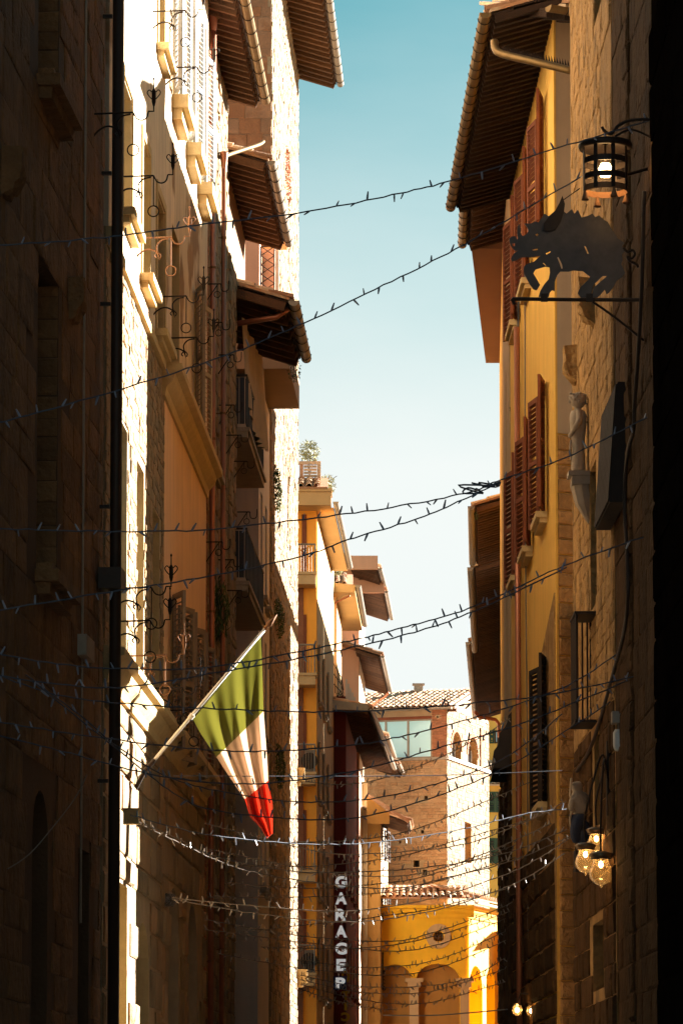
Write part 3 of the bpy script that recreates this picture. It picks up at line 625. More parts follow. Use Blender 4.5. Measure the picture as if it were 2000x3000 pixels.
# ---------------------------------------------------------------- G: orange house with balconies facing us
cG = (at(927, 1700, 98).x, 98.0)
FG = Fac((cG[0] - 6, 98), cG); FGs = Fac(cG, (cG[0] + .0358 * 12, 110))
G = house('orange_house', 'narrow orange house with stacked balconies beyond the stone tower', 'building', FG, FG.L - .3)
zG = zpx(1485, 97.5)
uo = lambda x: FG.hit(x, 1700)[0]
wall('front_wall', FG, 0, FG.L, 0, zG + .35, [], [m_orange], G, back=.6)
wall('street_wall', FGs, .6, FGs.L, 0, zG + .35, [(1.2 + 3.0 * i, 2.0 + 3.0 * i, z, z + 1.5, .2, 0) for i in range(3) for z in (2.6, 5.4, 8.0, 10.6, 13.2)], [m_sand, m_sand, m_in], G, back=6)
for i in range(3):
    for z in (2.6, 5.4, 8.0, 10.6, 13.2): sill(FGs, 1.2 + 3 * i, 2.0 + 3 * i, z, G, m=m_stone, out=.12, h=.12); shutter(FGs, 1.2 + 3 * i, z, z + 1.5, .4, 176, m_shutg, G, slats=False, o=.025); window(FGs, 1.2 + 3 * i, 2.0 + 3 * i, z, z + 1.5, -.18, G)
fbox('shadow_strip', FG, uo(868), uo(889), 0, zpx(1720, 98), 0, .06, m_brick, G)
for yt, ys, yb in ((1595, 1678, 1712), (1889, 1974, 2006), (2181, 2264, 2297), (2468, 2552, 2584), (2769, 2852, 2888)):
    z0, z1, zr = zpx(yb, 97.3), zpx(ys, 97.3), zpx(yt, 97.3); a, b = uo(850), uo(925)
    m = MB(); FG.box(m, a, b, z0, z1, 0, .75); FG.box(m, a, b + .03, z1 - .05, z1 + .02, 0, .79); bl = m.build('balcony', m_sand, G)
    rr = MB(); rr.tube([FG.p(a, zr, .72), FG.p(b - .02, zr, .72), FG.p(b - .02, zr, .0)], .025, 6); rr.tube([FG.p(b - .02, z1, .72), FG.p(b - .02, zr, .72)], .022, 6); rr.build('handrail', m_zinc, bl)
    bar = MB(); bar.tube([(0, 0, 0), (0, 0, zr - z1)], .009, 5); bm = mesh_data('baluster', bar.v, bar.f, m_zinc)
    for i in range(8): place('baluster', bm, bl, Matrix.Translation(FG.p(a + .08 + i * (b - a - .12) / 8, z1, .72)))
    for i in range(4): place('baluster', bm, bl, Matrix.Translation(FG.p(b - .02, z1, .12 + .15 * i)))
    d = fbox('balcony_door', FG, uo(884), uo(898), z1 + .02, z1 + 1.65, 0, .05, m_shutr, G)
for ys in (2264, 2852):
    z1 = zpx(ys, 97.3); m = MB(); FG.box(m, uo(893), uo(921), z1 + .04, z1 + .62, .2, .5); ac = m.build('air_conditioner', m_zinc, G)
    m = MB(); m.lathe([(0.0, 0), (.22, 0), (.22, .02), (.0, .02)], (0, 0, 0), 16); place('fan_grille', mesh_data('fan_grille', m.v, m.f, m_blk), ac, Matrix.Translation(FG.p(uo(907), z1 + .33, .505)) @ Matrix.Rotation(R(90), 4, 'X'))
mb = MB(); FG.box(mb, uo(800), uo(970), zG - .02, zG + .34, .0, .9); FG.box(mb, uo(800), uo(973), zG + .34, zG + .42, -.1, .95); mb.build('roof_fascia', m_tan, G)
FGe = Fac((cG[0], 97.2), (cG[0] + .0358 * 11.5, 108.7)); mb = MB(); FGe.box(mb, .9, FGe.L, zG, zG + .08, -.3, .42); mb.build('soffit', m_tan, G)
mb = MB(); half_pipe(mb, [FGe.p(.2, zG + .12, .50), FGe.p(FGe.L, zG + .12, .50)], .08); mb.build('gutter', m_zinc, G)
tile_roof(FG, uo(800), uo(960), .98, zG + .45, 3.2, R(14), m_tile, G)
# roof terrace of G with slatted parapet
pq0, pq1 = at(872, 1438, 99.5), at(922, 1352, 99.5)
T = MB(); T.box((pq0.x - 2, 99.5, zG + .5), (pq1.x + .16, 102.5, pq0.z)); tr = T.build('terrace_base', m_tile, G)
fm = MB()
for z in (pq0.z, pq1.z - .08): fm.box((pq0.x - 1.5, 99.45, z), (pq1.x + .16, 99.55, z + .08))
for x in (pq0.x - .6, pq0.x + .05, pq1.x + .06): fm.box((x, 99.46, pq0.z + .08), (x + .10, 99.54, pq1.z - .08))
fm.box((pq1.x + .06, 99.56, pq1.z - .07), (pq1.x + .15, 102.4, pq1.z - .01)); fm.box((pq1.x + .06, 102.3, pq0.z), (pq1.x + .15, 102.4, pq1.z - .07))
fr = fm.build('terrace_parapet', m_tilel, G)
for i in range(7):
    z = pq0.z + .12 + i * .085; s_ = MB(); s_.box((pq0.x + .16, 99.48, z), (pq1.x + .05, 99.53, z + .06)); s_.build('slat', m_tilel, fr)
for i in range(12):
    s_ = MB(); y = 99.7 + i * .22; s_.box((pq1.x + .09, y, pq0.z), (pq1.x + .12, y + .12, pq1.z - .08)); s_.build('slat', m_tilel, fr)
for i, (x, y, Yv, sz, n) in enumerate(((905, 1325, 100.2, (.30, .4, .34), 420), (958, 1420, 101.8, (.24, .3, .30), 240))):
    c = at(x, y, Yv); p = thing('oleander_bush', ['feathery oleander shrub in the roof terrace parapet beside the tower', 'smaller airy shrub hanging over the roof terrace corner'][i], 'shrub', c - Vector((0, 0, sz[2] + .3)))
    foliage('leaves', c, sz, n, .07, m_leafy, p, seed=60 + i, long=1.6)
    m = MB()
    for k in range(5): m.tube(curve_pts([c - Vector((rnd.uniform(-.05, .05), 0, sz[2] + .3)), c + Vector((rnd.uniform(-.15, .15), rnd.uniform(-.1, .1), 0)), c + Vector((rnd.uniform(-.3, .3), rnd.uniform(-.2, .2), sz[2] * .8))], 4), .008, 4)
    m.build('stem', m_stem, p)

# ---------------------------------------------------------------- peach houses stepping up behind G
def far_house(name, label, x0, x1, Y, ytop, x2, Y2, mw, ms, xl=None):
    a, b = at(x0, 2000, Y), at(x1, 2000, Y); e = at(x2, 2000, Y2)
    F1 = Fac((a.x - 2.5 if xl is None else xl, Y), (b.x, Y)); F2 = Fac((b.x, Y), (e.x, Y2)); h = house(name, label, 'building', F1, F1.L - .5); z = zpx(ytop, Y)
    wall('front_wall', F1, 0, F1.L, 0, z, [], [mw], h, back=.5); wall('street_wall', F2, .5, F2.L, 0, z, [], [ms], h, back=5); return h, F1, F2, z
G2, F1, F2, z2 = far_house('soffit_house', 'pale orange house with broad flat soffit and bird spikes behind orange house', 955, 985, 111, 1706, 1000, 116, m_peach, m_sand)
q = at(1040, 1722, 110); q2 = at(1063, 1862, 110)
mb = MB(); zf = zpx(1735, 110); mb.hexa([(at(958, 1700, 110).x, 110, zf), (q.x, 110, zf), (at(1061, 1862, 118.5).x, 118.5, zf), (at(958, 1700, 110).x, 118.5, zf)] + [(at(958, 1700, 110).x, 110, zf + .3), (q.x, 110, zf + .22), (at(1061, 1862, 118.5).x, 118.5, zf + .22), (at(958, 1700, 110).x, 118.5, zf + .3)])
mb.build('soffit', m_tan, G2)
mb = MB(); half_pipe(mb, [(q.x + .08, 109.9, zf + .2), (at(1061, 1862, 118.5).x + .08, 118.5, zf + .2)], .09); mb.build('gutter', m_zinc, G2)
pp = [at(966, 1774, 110.6), at(1024, 1745, 110.2)]
mb = MB(); mb.tube(pp, .03, 8); dp = mb.build('overflow_pipe', m_copper, G2, True)
mb = MB()
for i in range(16):
    p = pp[0].lerp(pp[1], (i + .5) / 16); mb.tube([p, p + Vector((-.03, 0, .13))], .006, 3)
mb.build('bird_spikes', m_zinc, dp)['kind'] = 'stuff'
tile_roof(F1, 0, F1.L + .5, .3, zf + .34, 3, R(14), m_tilel, G2)
P2, F1, F2, z2 = far_house('peach_house', 'tall peach house with stepped raftered eaves and a thin sunlit street edge', 960, 1051, 122, 1650, 1069, 129, m_pink, m_white)
def far_eave(h, x0, y0, Y0, x1, y1, Y1, wall_x, rafter=.30, mg=m_zinc, gut=True):
    a, b = at(x0, y0, Y0), at(x1, y1, Y1); zg = a.z; w0 = at(wall_x, y0, Y0)
    F_ = Fac((w0.x, Y0), (w0.x + (b.x - a.x), Y1)); eave(F_, 0, F_.L, zg, a.x - w0.x, h, rafter=rafter, gr=.07, m_g=mg, gutter=gut, run=1.6, rw=.10, rh=.10, hooks=0, slope=R(18)); return F_
zA = zpx(1668, 119); Yq = 119 * 1.04
far_eave(P2, 1106, 1668, 119.0, 1124, 1732, 119 * (3330 - 1668) / (3330 - 1732), 1046)
far_eave(P2, 1124, 1735, 122.0, 1140, 1815, 122 * (3330 - 1735) / (3330 - 1815), 1062)
far_eave(P2, 1113, 1925, 121.0, 1137, 2030, 121 * (3330 - 1925) / (3330 - 2030), 1066)
mb = MB(); x0_ = at(1000, 1640, 118.9).x
mb.box((x0_, 118.85, zA - .02), (at(1106, 1668, 119).x, 119.0, zA + .42)); mb.build('roof_fascia', m_pink, P2)
mb = MB(); mb.box((at(1046, 1735, 121.9).x, 121.85, zpx(1738, 122)), (at(1124, 1735, 122).x, 122.0, zpx(1738, 122) + .42)); mb.build('roof_fascia', m_pink, P2)
pipe('downpipe', [at(1137, 2030, 128), at(1126, 2042, 128.4), at(1078, 2074, 128.5), at(1062, 2084, 129)], .05, m_copper, P2, 8)
# glass balcony of the terrace above H
bt = thing('balcony_terrace', 'dark railed terrace with frosted screens above the oxblood house', 'terrace', at(1010, 2070, 111.5))
mb = MB(); mb.box((at(968, 2062, 111).x, 110.6, zpx(2070, 111) - .1), (at(1052, 2070, 112).x, 113.5, zpx(2070, 111))); mb.build('terrace_floor', m_stone, bt)
for i in range(7):
    q = at(1012 + i * 6, 2050, 111 + i * .35); s_ = MB(); s_.box((q.x, q.y, zpx(2066, 111)), (q.x + .05, q.y + .02, zpx(1990 + i * 9, 111))); s_.build('screen_slat', m_shutb, bt)
rl = MB(); q = [at(963, 1920, 110.7), at(1000, 1985, 110.8), at(1006, 2022, 110.9)]
for k in range(3): rl.tube([q[0] - Vector((0, 0, .35 * k)), q[1] - Vector((0, 0, .22 * k)), q[2] - Vector((0, 0, .1 * k))], .014, 5)
for k in range(5): p = q[0].lerp(q[1], k / 4); rl.tube([p, p - Vector((0, 0, .8))], .010, 4)
rl.build('railing', m_iron, bt); foliage('potted_plant', at(996, 2035, 111.2), (.12, .1, .12), 80, .06, m_leaf, bt, seed=5)

# ---------------------------------------------------------------- H: oxblood house with the garage sign
pH = at(977, 2500, 110); pH2 = at(1012, 2500, 110.2); pH3 = at(1050, 2500, 124)
FH1 = Fac((pH.x - 2, 110.05), (pH2.x, 110.05)); FH2 = Fac((pH2.x, 110.05), (pH3.x, 124))
H = house('oxblood_house', 'dark red house behind the vertical garage lettering', 'building', FH1, FH1.L - .2)
zH = zpx(2089, 110)
wall('front_wall', FH1, 0, FH1.L, 0, zH + .5, [], [m_red], H, back=.5)
wall('street_wall', FH2, .5, FH2.L, 0, zH + .5, [(a, a + .9, z, z + 1.6, .2, 0) for a in (2, 5, 8, 11) for z in (3, 6, 9)], [m_red2, m_red2, m_in], H, back=4)
for a in (2, 5, 8, 11):
    for z in (3, 6, 9): window(FH2, a, a + .9, z, z + 1.6, -.16, H); sill(FH2, a, a + .9, z, H, m=m_red2, out=.12, h=.1)
Fhe = Fac((pH2.x - .05, 109.3), (pH2.x + .05 * 17.5, 127)); eave(Fhe, 0, Fhe.L, zH, at(1080, 2089, 109.3).x - pH2.x + .05, H, rafter=.5, gr=.07, m_g=m_zinc, hooks=0, run=2, slope=R(12))
mb = MB(); a = at(975, 2062, 109.2); b = at(1078, 2086, 109.2); mb.hexa([(a.x - 1, 109.15, zH + .05), (b.x, 109.15, zH - .02), (b.x, 109.28, zH - .02), (a.x - 1, 109.28, zH + .05), (a.x - 1, 109.15, zH + .42), (b.x, 109.15, zH + .16), (b.x, 109.28, zH + .16), (a.x - 1, 109.28, zH + .42)]); mb.build('roof_fascia', m_zinc, H)
for (x0, y0, Y0, x1, y1, Y1, wx) in ((1128, 2160, 124, 1150, 2230, 131, 1090), (1160, 2240, 128, 1176, 2290, 132, 1110)):
    far_eave(H, x0, y0, Y0, x1, y1, Y1, wx, gut=True)
# I: ochre house
pI = at(1113, 2500, 125.5)
FI1 = Fac((pH3.x - .3, 125), (pI.x, 125)); FI2 = Fac((pI.x, 125), (at(1137, 2600, 131).x, 131)); I_ = house('ochre_house', 'ochre house with closed dark shutters at the far end of the left row', 'building', FI1)
zI = zpx(2405, 125)
wall('front_wall', FI1, 0, FI1.L, 0, zI + .3, [], [m_ochre], I_, back=.5); wall('street_wall', FI2, .5, FI2.L, 0, zI + .3, [], [m_grey], I_, back=2)
fbox('corner_pilaster', FI1, .0, FI1.hit(1076, 2500)[0], 0, zpx(2290, 125), 0, .10, m_sand, I_)
for (y0, y1) in ((2418, 2510), (2605, 2700), (2790, 2900)):
    z0, z1 = zpx(y1, 126), zpx(y0, 126); shutter(FI2, .9, z0, z1, .9, 8, m_shutd, I_, pitch=.11); shutter(FI2, 2.9, z0, z1, .9, 8, m_shutd, I_, pitch=.11)
far_eave(I_, 1198, 2412, 123.8, 1203, 2425, 127.5, 1113, gut=False)
mb = MB(); a, b = at(1074, 2322, 123.7), at(1196, 2402, 123.7); mb.hexa([(a.x, 123.6, a.z - .12), (b.x, 123.6, b.z - .12), (b.x, 123.75, b.z - .12), (a.x, 123.75, a.z - .12), (a.x, 123.6, a.z), (b.x, 123.6, b.z), (b.x, 123.75, b.z), (a.x, 123.75, a.z)]); mb.build('roof_verge', m_tile, I_)
mb = MB(); a, b = at(1074, 2330, 123.78), at(1140, 2380, 123.78); mb.add([(a.x, 123.78, zI - .2), (b.x, 123.78, zI - .2), (b.x, 123.78, b.z - .02), (a.x, 123.78, a.z - .02)], [(0, 1, 2, 3)]); mb.build('gable_wall', m_ochre, I_)
pipe('awning_arm', [at(1133, 2655, 126), at(1160, 2684, 126)], .035, m_iron, I_, 6)

# ---------------------------------------------------------------- J: stone tower house closing the street
cJ = (at(1308, 2222, 132).x, 132.0); dJ = Vector((.955, -.297)).normalized(); dR = Vector((.297, .955)).normalized()
FJ = Fac((cJ[0] - dJ.x * 5.0, cJ[1] - dJ.y * 5.0), cJ); FJr = Fac(cJ, (cJ[0] + dR.x * 5.7, cJ[1] + dR.y * 5.7))
J = house('tower_house', 'stone tower house with wide glass loggia and sunlit right side closing the street', 'building', FJ, 4)
hz = lambda F, x, y: F.hit(x, y)[1]
zJs = hz(FJ, 1250, 2222); zJe = hz(FJ, 1250, 2088)
ua, ub = FJ.hit(1062, 2150)[0], FJ.hit(1263, 2150)[0]; zw1 = hz(FJ, 1200, 2108)
holes = []
for (x, y, w, h) in ((1247, 2336, .12, .12), (1237, 2437, .11, .12), (1171, 2467, .09, .10), (1219, 2530, .22, .24), (1244, 2556, .16, .20), (1281, 2100, .06, .08)):
    u, z = FJ.hit(x, y); holes.append((u - w / 2, u + w / 2, z - h / 2, z + h / 2, .25))
oJ = [(ua, ub, zJs + .03, zw1, .12)] + holes
wall('front_wall', FJ, 0, FJ.L, 0, zJe + .25, oJ, [m_mortar, m_brick, m_in], J, back=.3)
masonry(FJ, 0, FJ.L, 5, zJs - .06, .30, .13, .014, m_jstone, J, n_ind=260, seed=71, skip=holes, jit=.4, gap=.012, near_end='u1')
masonry(FJ, ub + .02, FJ.L, zJs + .05, zJe + .2, .17, .045, .008, m_brick, J, n_ind=60, seed=72, gap=.006, name='brick', jit=.15, skip=holes)
lg = MB(); FJ.box(lg, ua, ub, zw1 + .003, zw1 + .10, -.02, .05); lg.build('lintel', m_shutr, J)
mul = [FJ.hit(x, 2150)[0] for x in (1062, 1129, 1194, 1263)]
for i in range(3):
    fm = MB(); a, b = mul[i], mul[i + 1]; t = .035
    FJ.box(fm, a, a + t, zJs + .03, zw1, -.08, -.02); FJ.box(fm, b - t, b, zJs + .03, zw1, -.08, -.02); FJ.box(fm, a + t, b - t, zJs + .03, zJs + .07, -.08, -.02); FJ.box(fm, a + t, b - t, zw1 - .05, zw1, -.08, -.02)
    w_ = fm.build('window', m_zinc, J); fbox('pane', FJ, a + t, b - t, zJs + .07, zw1 - .05, -.07, -.05, m_glassb, w_)
fbox('stone_band', FJ, 0, FJ.L, zJs - .06, zJs + .03, -.02, .05, m_stone, J)
oR = []
for (x0, x1, yt, yb) in ((1322, 1350, 2136, 2232), (1369, 1398, 2152, 2252)):
    w = op(FJr, x0, x1, yt, yb, .30); oR.append((w[0], w[1], zJs + .10, FJr.hit(x0, yt + 4)[1], .30, (w[1] - w[0]) * .5))
sl_ = op(FJr, 1360, 1380, 2408, 2530, .3); oR.append(sl_[:5])
wall('side_wall', FJr, .3, FJr.L, 0, zJe + .25, oR, [m_mortar, m_quoin, m_in], J, back=3, mi_rev=1)
masonry(FJr, 0, FJr.L, 6, zJe + .2, .26, .14, .016, m_tower, J, n_ind=80, seed=73, skip=oR, jit=.45, gap=.012, near_end='big')
fbox('sill_band', FJr, -.04, FJr.L, zJs - .04, zJs + .07, -.02, .09, m_paint, J)
for w in oR: window(FJr, w[0] + .01, w[1] - .01, w[2], w[3] - (.2 if len(w) > 5 else 0), -.26, J, m_frame=m_paint, bars=0)
for w in oR[:2]:
    c0, rad = (w[0] + w[1]) / 2, (w[1] - w[0]) / 2; zr = w[3] - w[5]
    for k in range(13):
        an = math.pi * (k + .5) / 13; vb = MB(); a0, a1 = math.pi * k / 13 + .015, math.pi * (k + 1) / 13 - .015
        P_ = [FJr.p(c0 - rr * math.cos(q), zr + rr * math.sin(q) , o) for o in (.0, .035) for rr, q in ((rad + .01, a0), (rad + .01, a1), (rad + .16, a1), (rad + .16, a0))]
        vb.hexa(P_); vb.build('brick', m_brick, J)
fbox('brick_pilaster', FJr, FJr.hit(1404, 2200)[0], FJr.hit(1412, 2200)[0], zJs + .07, zJe - .1, 0, .06, m_brick, J)
slJ = R(16); runJ = 3.6
tile_roof(FJ, -.3, FJ.L + .35, .30, zJe + .16, runJ, slJ, m_tilel, J, n_ind=190, pitch=.205)
mb = MB(); half_pipe(mb, [FJ.p(-.3, zJe + .12, .40), FJ.p(FJ.L + .3, zJe + .12, .40)], .07); mb.build('gutter', m_zinc, J)
gz = zJe + .25; rz = zJe + .10 + runJ * math.tan(slJ)
mb = MB(); mb.add([FJr.p(0, gz, 0), FJr.p(FJr.L, gz, 0), FJr.p(3.3, rz, 0), FJr.p(0, gz, -.3), FJr.p(FJr.L, gz, -.3), FJr.p(3.3, rz, -.3)], [(0, 1, 2), (3, 5, 4), (0, 2, 5, 3), (1, 4, 5, 2)]); mb.build('gable', m_tower, J)
for i in range(4):
    t = i / 3; b = MB(); FJr.box(b, .1 + 2.9 * t, .22 + 2.9 * t, gz - .22 + (rz - gz) * t, gz - .08 + (rz - gz) * t, 0, .32); b.build('rafter', m_wood, J)
mb = MB(); p0, p1 = FJr.p(-.28, gz - .12, .34), FJr.p(3.3, rz + .02, .34); mb.tube([p0, p1], .06, 6); mb.build('verge', m_paint, J)
ch = MB(); q = at(1225, 2012, 135.4); ch.box((q.x - .16, 135.2, q.z - .35), (q.x + .16, 135.5, q.z + .05)); ch.box((q.x - .22, 135.15, q.z + .05), (q.x + .22, 135.55, q.z + .10)); ch.build('chimney', m_stone, J)

# ---------------------------------------------------------------- K: saffron corridor on arches
cK = (at(1365, 2700, 126).x, 126.0)
FK = Fac((at(1095, 2700, 126).x, 126.0), cK); FKr = Fac(cK, (cK[0] + dR.x * 5.2, cK[1] + dR.y * 5.2))
K_ = house('arched_corridor', 'saffron yellow corridor building raised on arches at the end of the street', 'building', FK)
zK = hz(FK, 1250, 2655); zsp = hz(FK, 1250, 2868); zap = hz(FK, 1278, 2823)
uk = lambda x: FK.hit(x, 2800)[0]
u_o, z_o = FK.hit(1284, 2743)
oK = [(uk(1112), uk(1204), 0, zap - .02, .3, zap - zsp), (uk(1219), uk(1345), 0, zap, .3, zap - zsp), (u_o - .17, u_o + .17, z_o - .17, z_o + .17, .2, .17)]
wall('front_wall', FK, 0, FK.L, 0, zK, oK, [m_saff, m_saff, m_ochre], K_, back=.32)
oKr = [op(FKr, 1374, 1413, 2826, 3300, .8), op(FKr, 1424, 1449, 2834, 3300, .8)]
oKr = [(a, b, 0, d, .8, (b - a) * .5) for a, b, c, d, *_ in oKr]
wall('side_wall', FKr, .32, FKr.L, 0, zK, oKr, [m_yellow, m_saff, m_ochre], K_, back=2.5, mi_rev=1)
for F_, e in ((FK, .0), (FKr, .0)):
    cornice(F_, -.0, F_.L + (.26 if F_ is FK else 0), zK + .02, K_, m=m_saff if F_ is FK else m_yellow, out=.26, h=.40)
ms = MB(); ms.lathe([(.20, 0), (.42, 0), (.42, .03), (.20, .03)], (0, 0, 0), 24); place('oculus_surround', mesh_data('oculus_surround', ms.v, ms.f, m_sand), K_, Matrix.Translation(FK.p(u_o, z_o, .004)) @ Matrix.Rotation(R(90), 4, 'X'))
for i in range(3):
    for q in ((0, 1), (1, 0)):
        b = MB(); d_ = -.09 + .09 * i
        if q[0]: b.tube([FK.p(u_o + d_, z_o - .16, -.05), FK.p(u_o + d_, z_o + .16, -.05)], .012, 4)
        else: b.tube([FK.p(u_o - .16, z_o + d_, -.05), FK.p(u_o + .16, z_o + d_, -.05)], .012, 4)
        b.build('grille_bar', m_iron, K_)
for x in (1212, 1370):
    c = MB(); u = uk(x) if x < 1300 else FK.L - .06
    FK.box(c, u - .30, u + .30, zsp - .10, zsp + .02, -.3, .14); FK.box(c, u - .22, u + .22, zsp - .28, zsp - .10, -.3, .09); FK.box(c, u - .15, u + .15, 0, zsp - .28, -.3, .04); c.build('capital_and_pier', m_sand, K_)
tile_roof(FK, -.2, FK.L + .1, .36, hz(FK, 1250, 2630), 1.7, R(17), m_tilel, K_, n_ind=70, pitch=.215)
tile_roof(FKr, 0, FKr.L, .36, hz(FK, 1250, 2630) - .01, 1.7, R(17), m_tilel, K_, n_ind=0, pitch=.215)
mb = MB(); half_pipe(mb, [FKr.p(-.3, zK + .12, .44), FKr.p(FKr.L, zK + .12, .44)], .08); mb.build('gutter', m_paint, K_)

# ---------------------------------------------------------------- yellow house far behind with green shutters
FLb = Fac((at(1405, 2400, 150).x, 150), (at(1540, 2400, 150).x, 150))
Lb = house('green_shutter_house', 'distant yellow house with green shutters between tower house and right wall', 'building', FLb)
wall('wall', FLb, 0, FLb.L, 0, zpx(2320, 150) + .6, [], [m_yellow], Lb)
wall('upper_wall', Fac((FLb.a.x, 153), (FLb.a.x + FLb.L, 153)), 0, FLb.L, zpx(2320, 150), zpx(2020, 153), [], [m_yellow], Lb, back=3)
tile_roof(FLb, 0, FLb.L, .3, zpx(2298, 149.7), 3.2, R(22), m_tile, Lb, n_ind=0)
FLu = Fac((FLb.a.x, 153), (FLb.a.x + FLb.L, 153))
for (y0, y1) in ((2320, 2380), (2456, 2530)):
    z0, z1 = zpx(y1, 150), zpx(y0, 150); u = FLb.hit(1450, 2400)[0]
    window(FLb, u - .3, u + .3, z0, z1, .004, Lb, m_frame=m_shutg); shutter(FLb, u, z0, z1, .28, 180, m_green, Lb, o=.09, pitch=.10); shutter(FLb, u + .01, z0, z1, .28, 0, m_green, Lb, o=.09, pitch=.10)
z0, z1 = zpx(2178, 153), zpx(2140, 153); u = FLu.hit(1456, 2160)[0]; window(FLu, u - .12, u + .14, z0, z1, .004, Lb, m_pane=m_glassb); shutter(FLu, u - .13, z0, z1, .2, 180, m_green, Lb, pitch=.1)
# ---------------------------------------------------------------- O: ochre stone palace on the right
FO = Fac((at(1676, 1500, 48.0).x, 48.0), (3.17, 34.0))           # u runs from the far end towards us
O = house('ochre_stone_palace', 'rough ochre stone palace filling the right side with window grille and corbels', 'building', FO)
def uz(F, x, y): return F.hit(x, y)
def opr(F, x0, x1, yt, yb, dep=.35, arch=0):
    a, b = sorted((F.hit(x0, (yt + yb) / 2)[0], F.hit(x1, (yt + yb) / 2)[0])); zs = sorted((F.hit((x0 + x1) / 2, yt)[1], F.hit((x0 + x1) / 2, yb)[1])); return (a, b, zs[0], zs[1], dep, arch)
oO = [opr(FO, 1728, 1746, 1360, 1780), opr(FO, 1738, 1772, -300, 20), opr(FO, 1758, 1790, 120, 270), opr(FO, 1793, 1806, 560, 830), opr(FO, 1740, 1758, 2140, 2420), opr(FO, 1736, 1768, 2700, 2900)]
US = FO.hit(1797, 1500)[0]
wall('wall', FO, 0, US, 0, 23.5, [w for w in oO if w[1] < US], [m_ostone, m_ostone, m_in], O, back=6, bd=(.84, .545))
FO2 = Fac(FO.p(US - .06, 0, -.02)[:2], FO.p(FO.L, 0, -.02)[:2])
O2 = house('shadowy_stone_palace', 'dark brown stone house between the ochre palace and the black one on the right', 'building', FO2)
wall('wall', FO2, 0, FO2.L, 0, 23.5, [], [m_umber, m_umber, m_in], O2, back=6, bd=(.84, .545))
masonry(FO, .2, US - .05, 0, 6.6, .55, .36, .03, m_umber, O, n_ind=60, seed=83, skip=oO, jit=.3, gap=.02, near_end='big')  # darker stone colour here stands in for light falling off towards the bottom
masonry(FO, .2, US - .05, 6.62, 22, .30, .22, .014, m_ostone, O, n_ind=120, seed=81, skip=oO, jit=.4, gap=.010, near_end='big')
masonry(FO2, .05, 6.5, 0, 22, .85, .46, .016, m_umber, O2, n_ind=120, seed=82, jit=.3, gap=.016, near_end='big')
uq = FO.hit(1838, 1500)[0]
for i in range(58):
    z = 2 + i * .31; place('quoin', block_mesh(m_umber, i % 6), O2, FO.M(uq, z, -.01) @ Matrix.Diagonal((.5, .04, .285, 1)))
for a, b, c, d, *_ in [w for w in oO if w[1] < US]: window(FO, a + .01, b - .01, c, d, -.3, O, m_frame=m_shutd)
corbel(FO, 1646, 1690, 1016, 1125, O, m_ostone, .22)
corbel(FO, 1684, 1742, 822, 956, O, m_ostone, .24)
u, z1 = FO.hit(1745, 1792); z0 = FO.hit(1745, 2112)[1]
gr = MB(); FO.box(gr, u - .75, u + .05, z1 - .03, z1, 0, .26); FO.box(gr, u - .75, u - .72, z0, z1 - .03, 0, .02); FO.box(gr, u - .75, u + .05, z0 - .03, z0, 0, .26); gw = gr.build('window_grille', m_iron, O)
gb = MB(); gb.tube([(0, 0, 0), (0, 0, z1 - z0)], .012, 5); gm = mesh_data('grille_bar', gb.v, gb.f, m_iron)
for i in range(9): place('grille_bar', gm, gw, Matrix.Translation(FO.p(u - .72 + i * .095, z0, .24)))
for i in range(4): place('grille_bar', gm, gw, Matrix.Translation(FO.p(u - .74, z0, .05 + i * .06)))
# dark timber hood leaning out of the wall
h0, h1 = FO.hit(1800, 1195), FO.hit(1800, 1540); hd = MB(); ua, ub = FO.hit(1792, 1400)[0], FO.hit(1836, 1400)[0]
hd.hexa([FO.p(ua, h1[1], .02), FO.p(ub, h1[1], .02), FO.p(ub, h1[1], .19), FO.p(ua, h1[1], .19), FO.p(ua, h0[1], .0), FO.p(ub, h0[1], .0), FO.p(ub, h0[1], .10), FO.p(ua, h0[1], .10)]); th_ = hd.build('timber_hood', m_shutd, O2)
for i in range(9):
    a = ua + (ub - ua) * (i + .08) / 9; b_ = ua + (ub - ua) * (i + .92) / 9; s_ = MB(); s_.hexa([FO.p(a, h1[1] + .02, .19), FO.p(b_, h1[1] + .02, .19), FO.p(b_, h1[1] + .02, .21), FO.p(a, h1[1] + .02, .21), FO.p(a, h0[1] - .02, .10), FO.p(b_, h0[1] - .02, .10), FO.p(b_, h0[1] - .02, .12), FO.p(a, h0[1] - .02, .12)]); s_.build('board', m_shutd, th_)
pc = [FO.p(FO.hit(x, y)[0], FO.hit(x, y)[1], .05) for x, y in ((1900, 560), (1890, 900), (1872, 1180), (1868, 1260), (1850, 1330), (1842, 1480), (1850, 1780), (1800, 2000), (1745, 2180), (1700, 2260))]
pipe('cable', curve_pts(pc, 8), .022, m_blk, O2, 6)
Q_F = Fac((3.05, 36.2), (3.0, 22)); Q = house('shade_black_palace', 'rusticated palace at the right edge of the street, coloured nearly black for deep shade', 'building', Q_F, 3)
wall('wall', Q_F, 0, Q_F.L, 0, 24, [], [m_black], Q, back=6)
masonry(Q_F, 0, 4.5, 0, 22, .9, .5, .02, m_black, Q, n_ind=80, seed=85, gap=.04, edge=None)

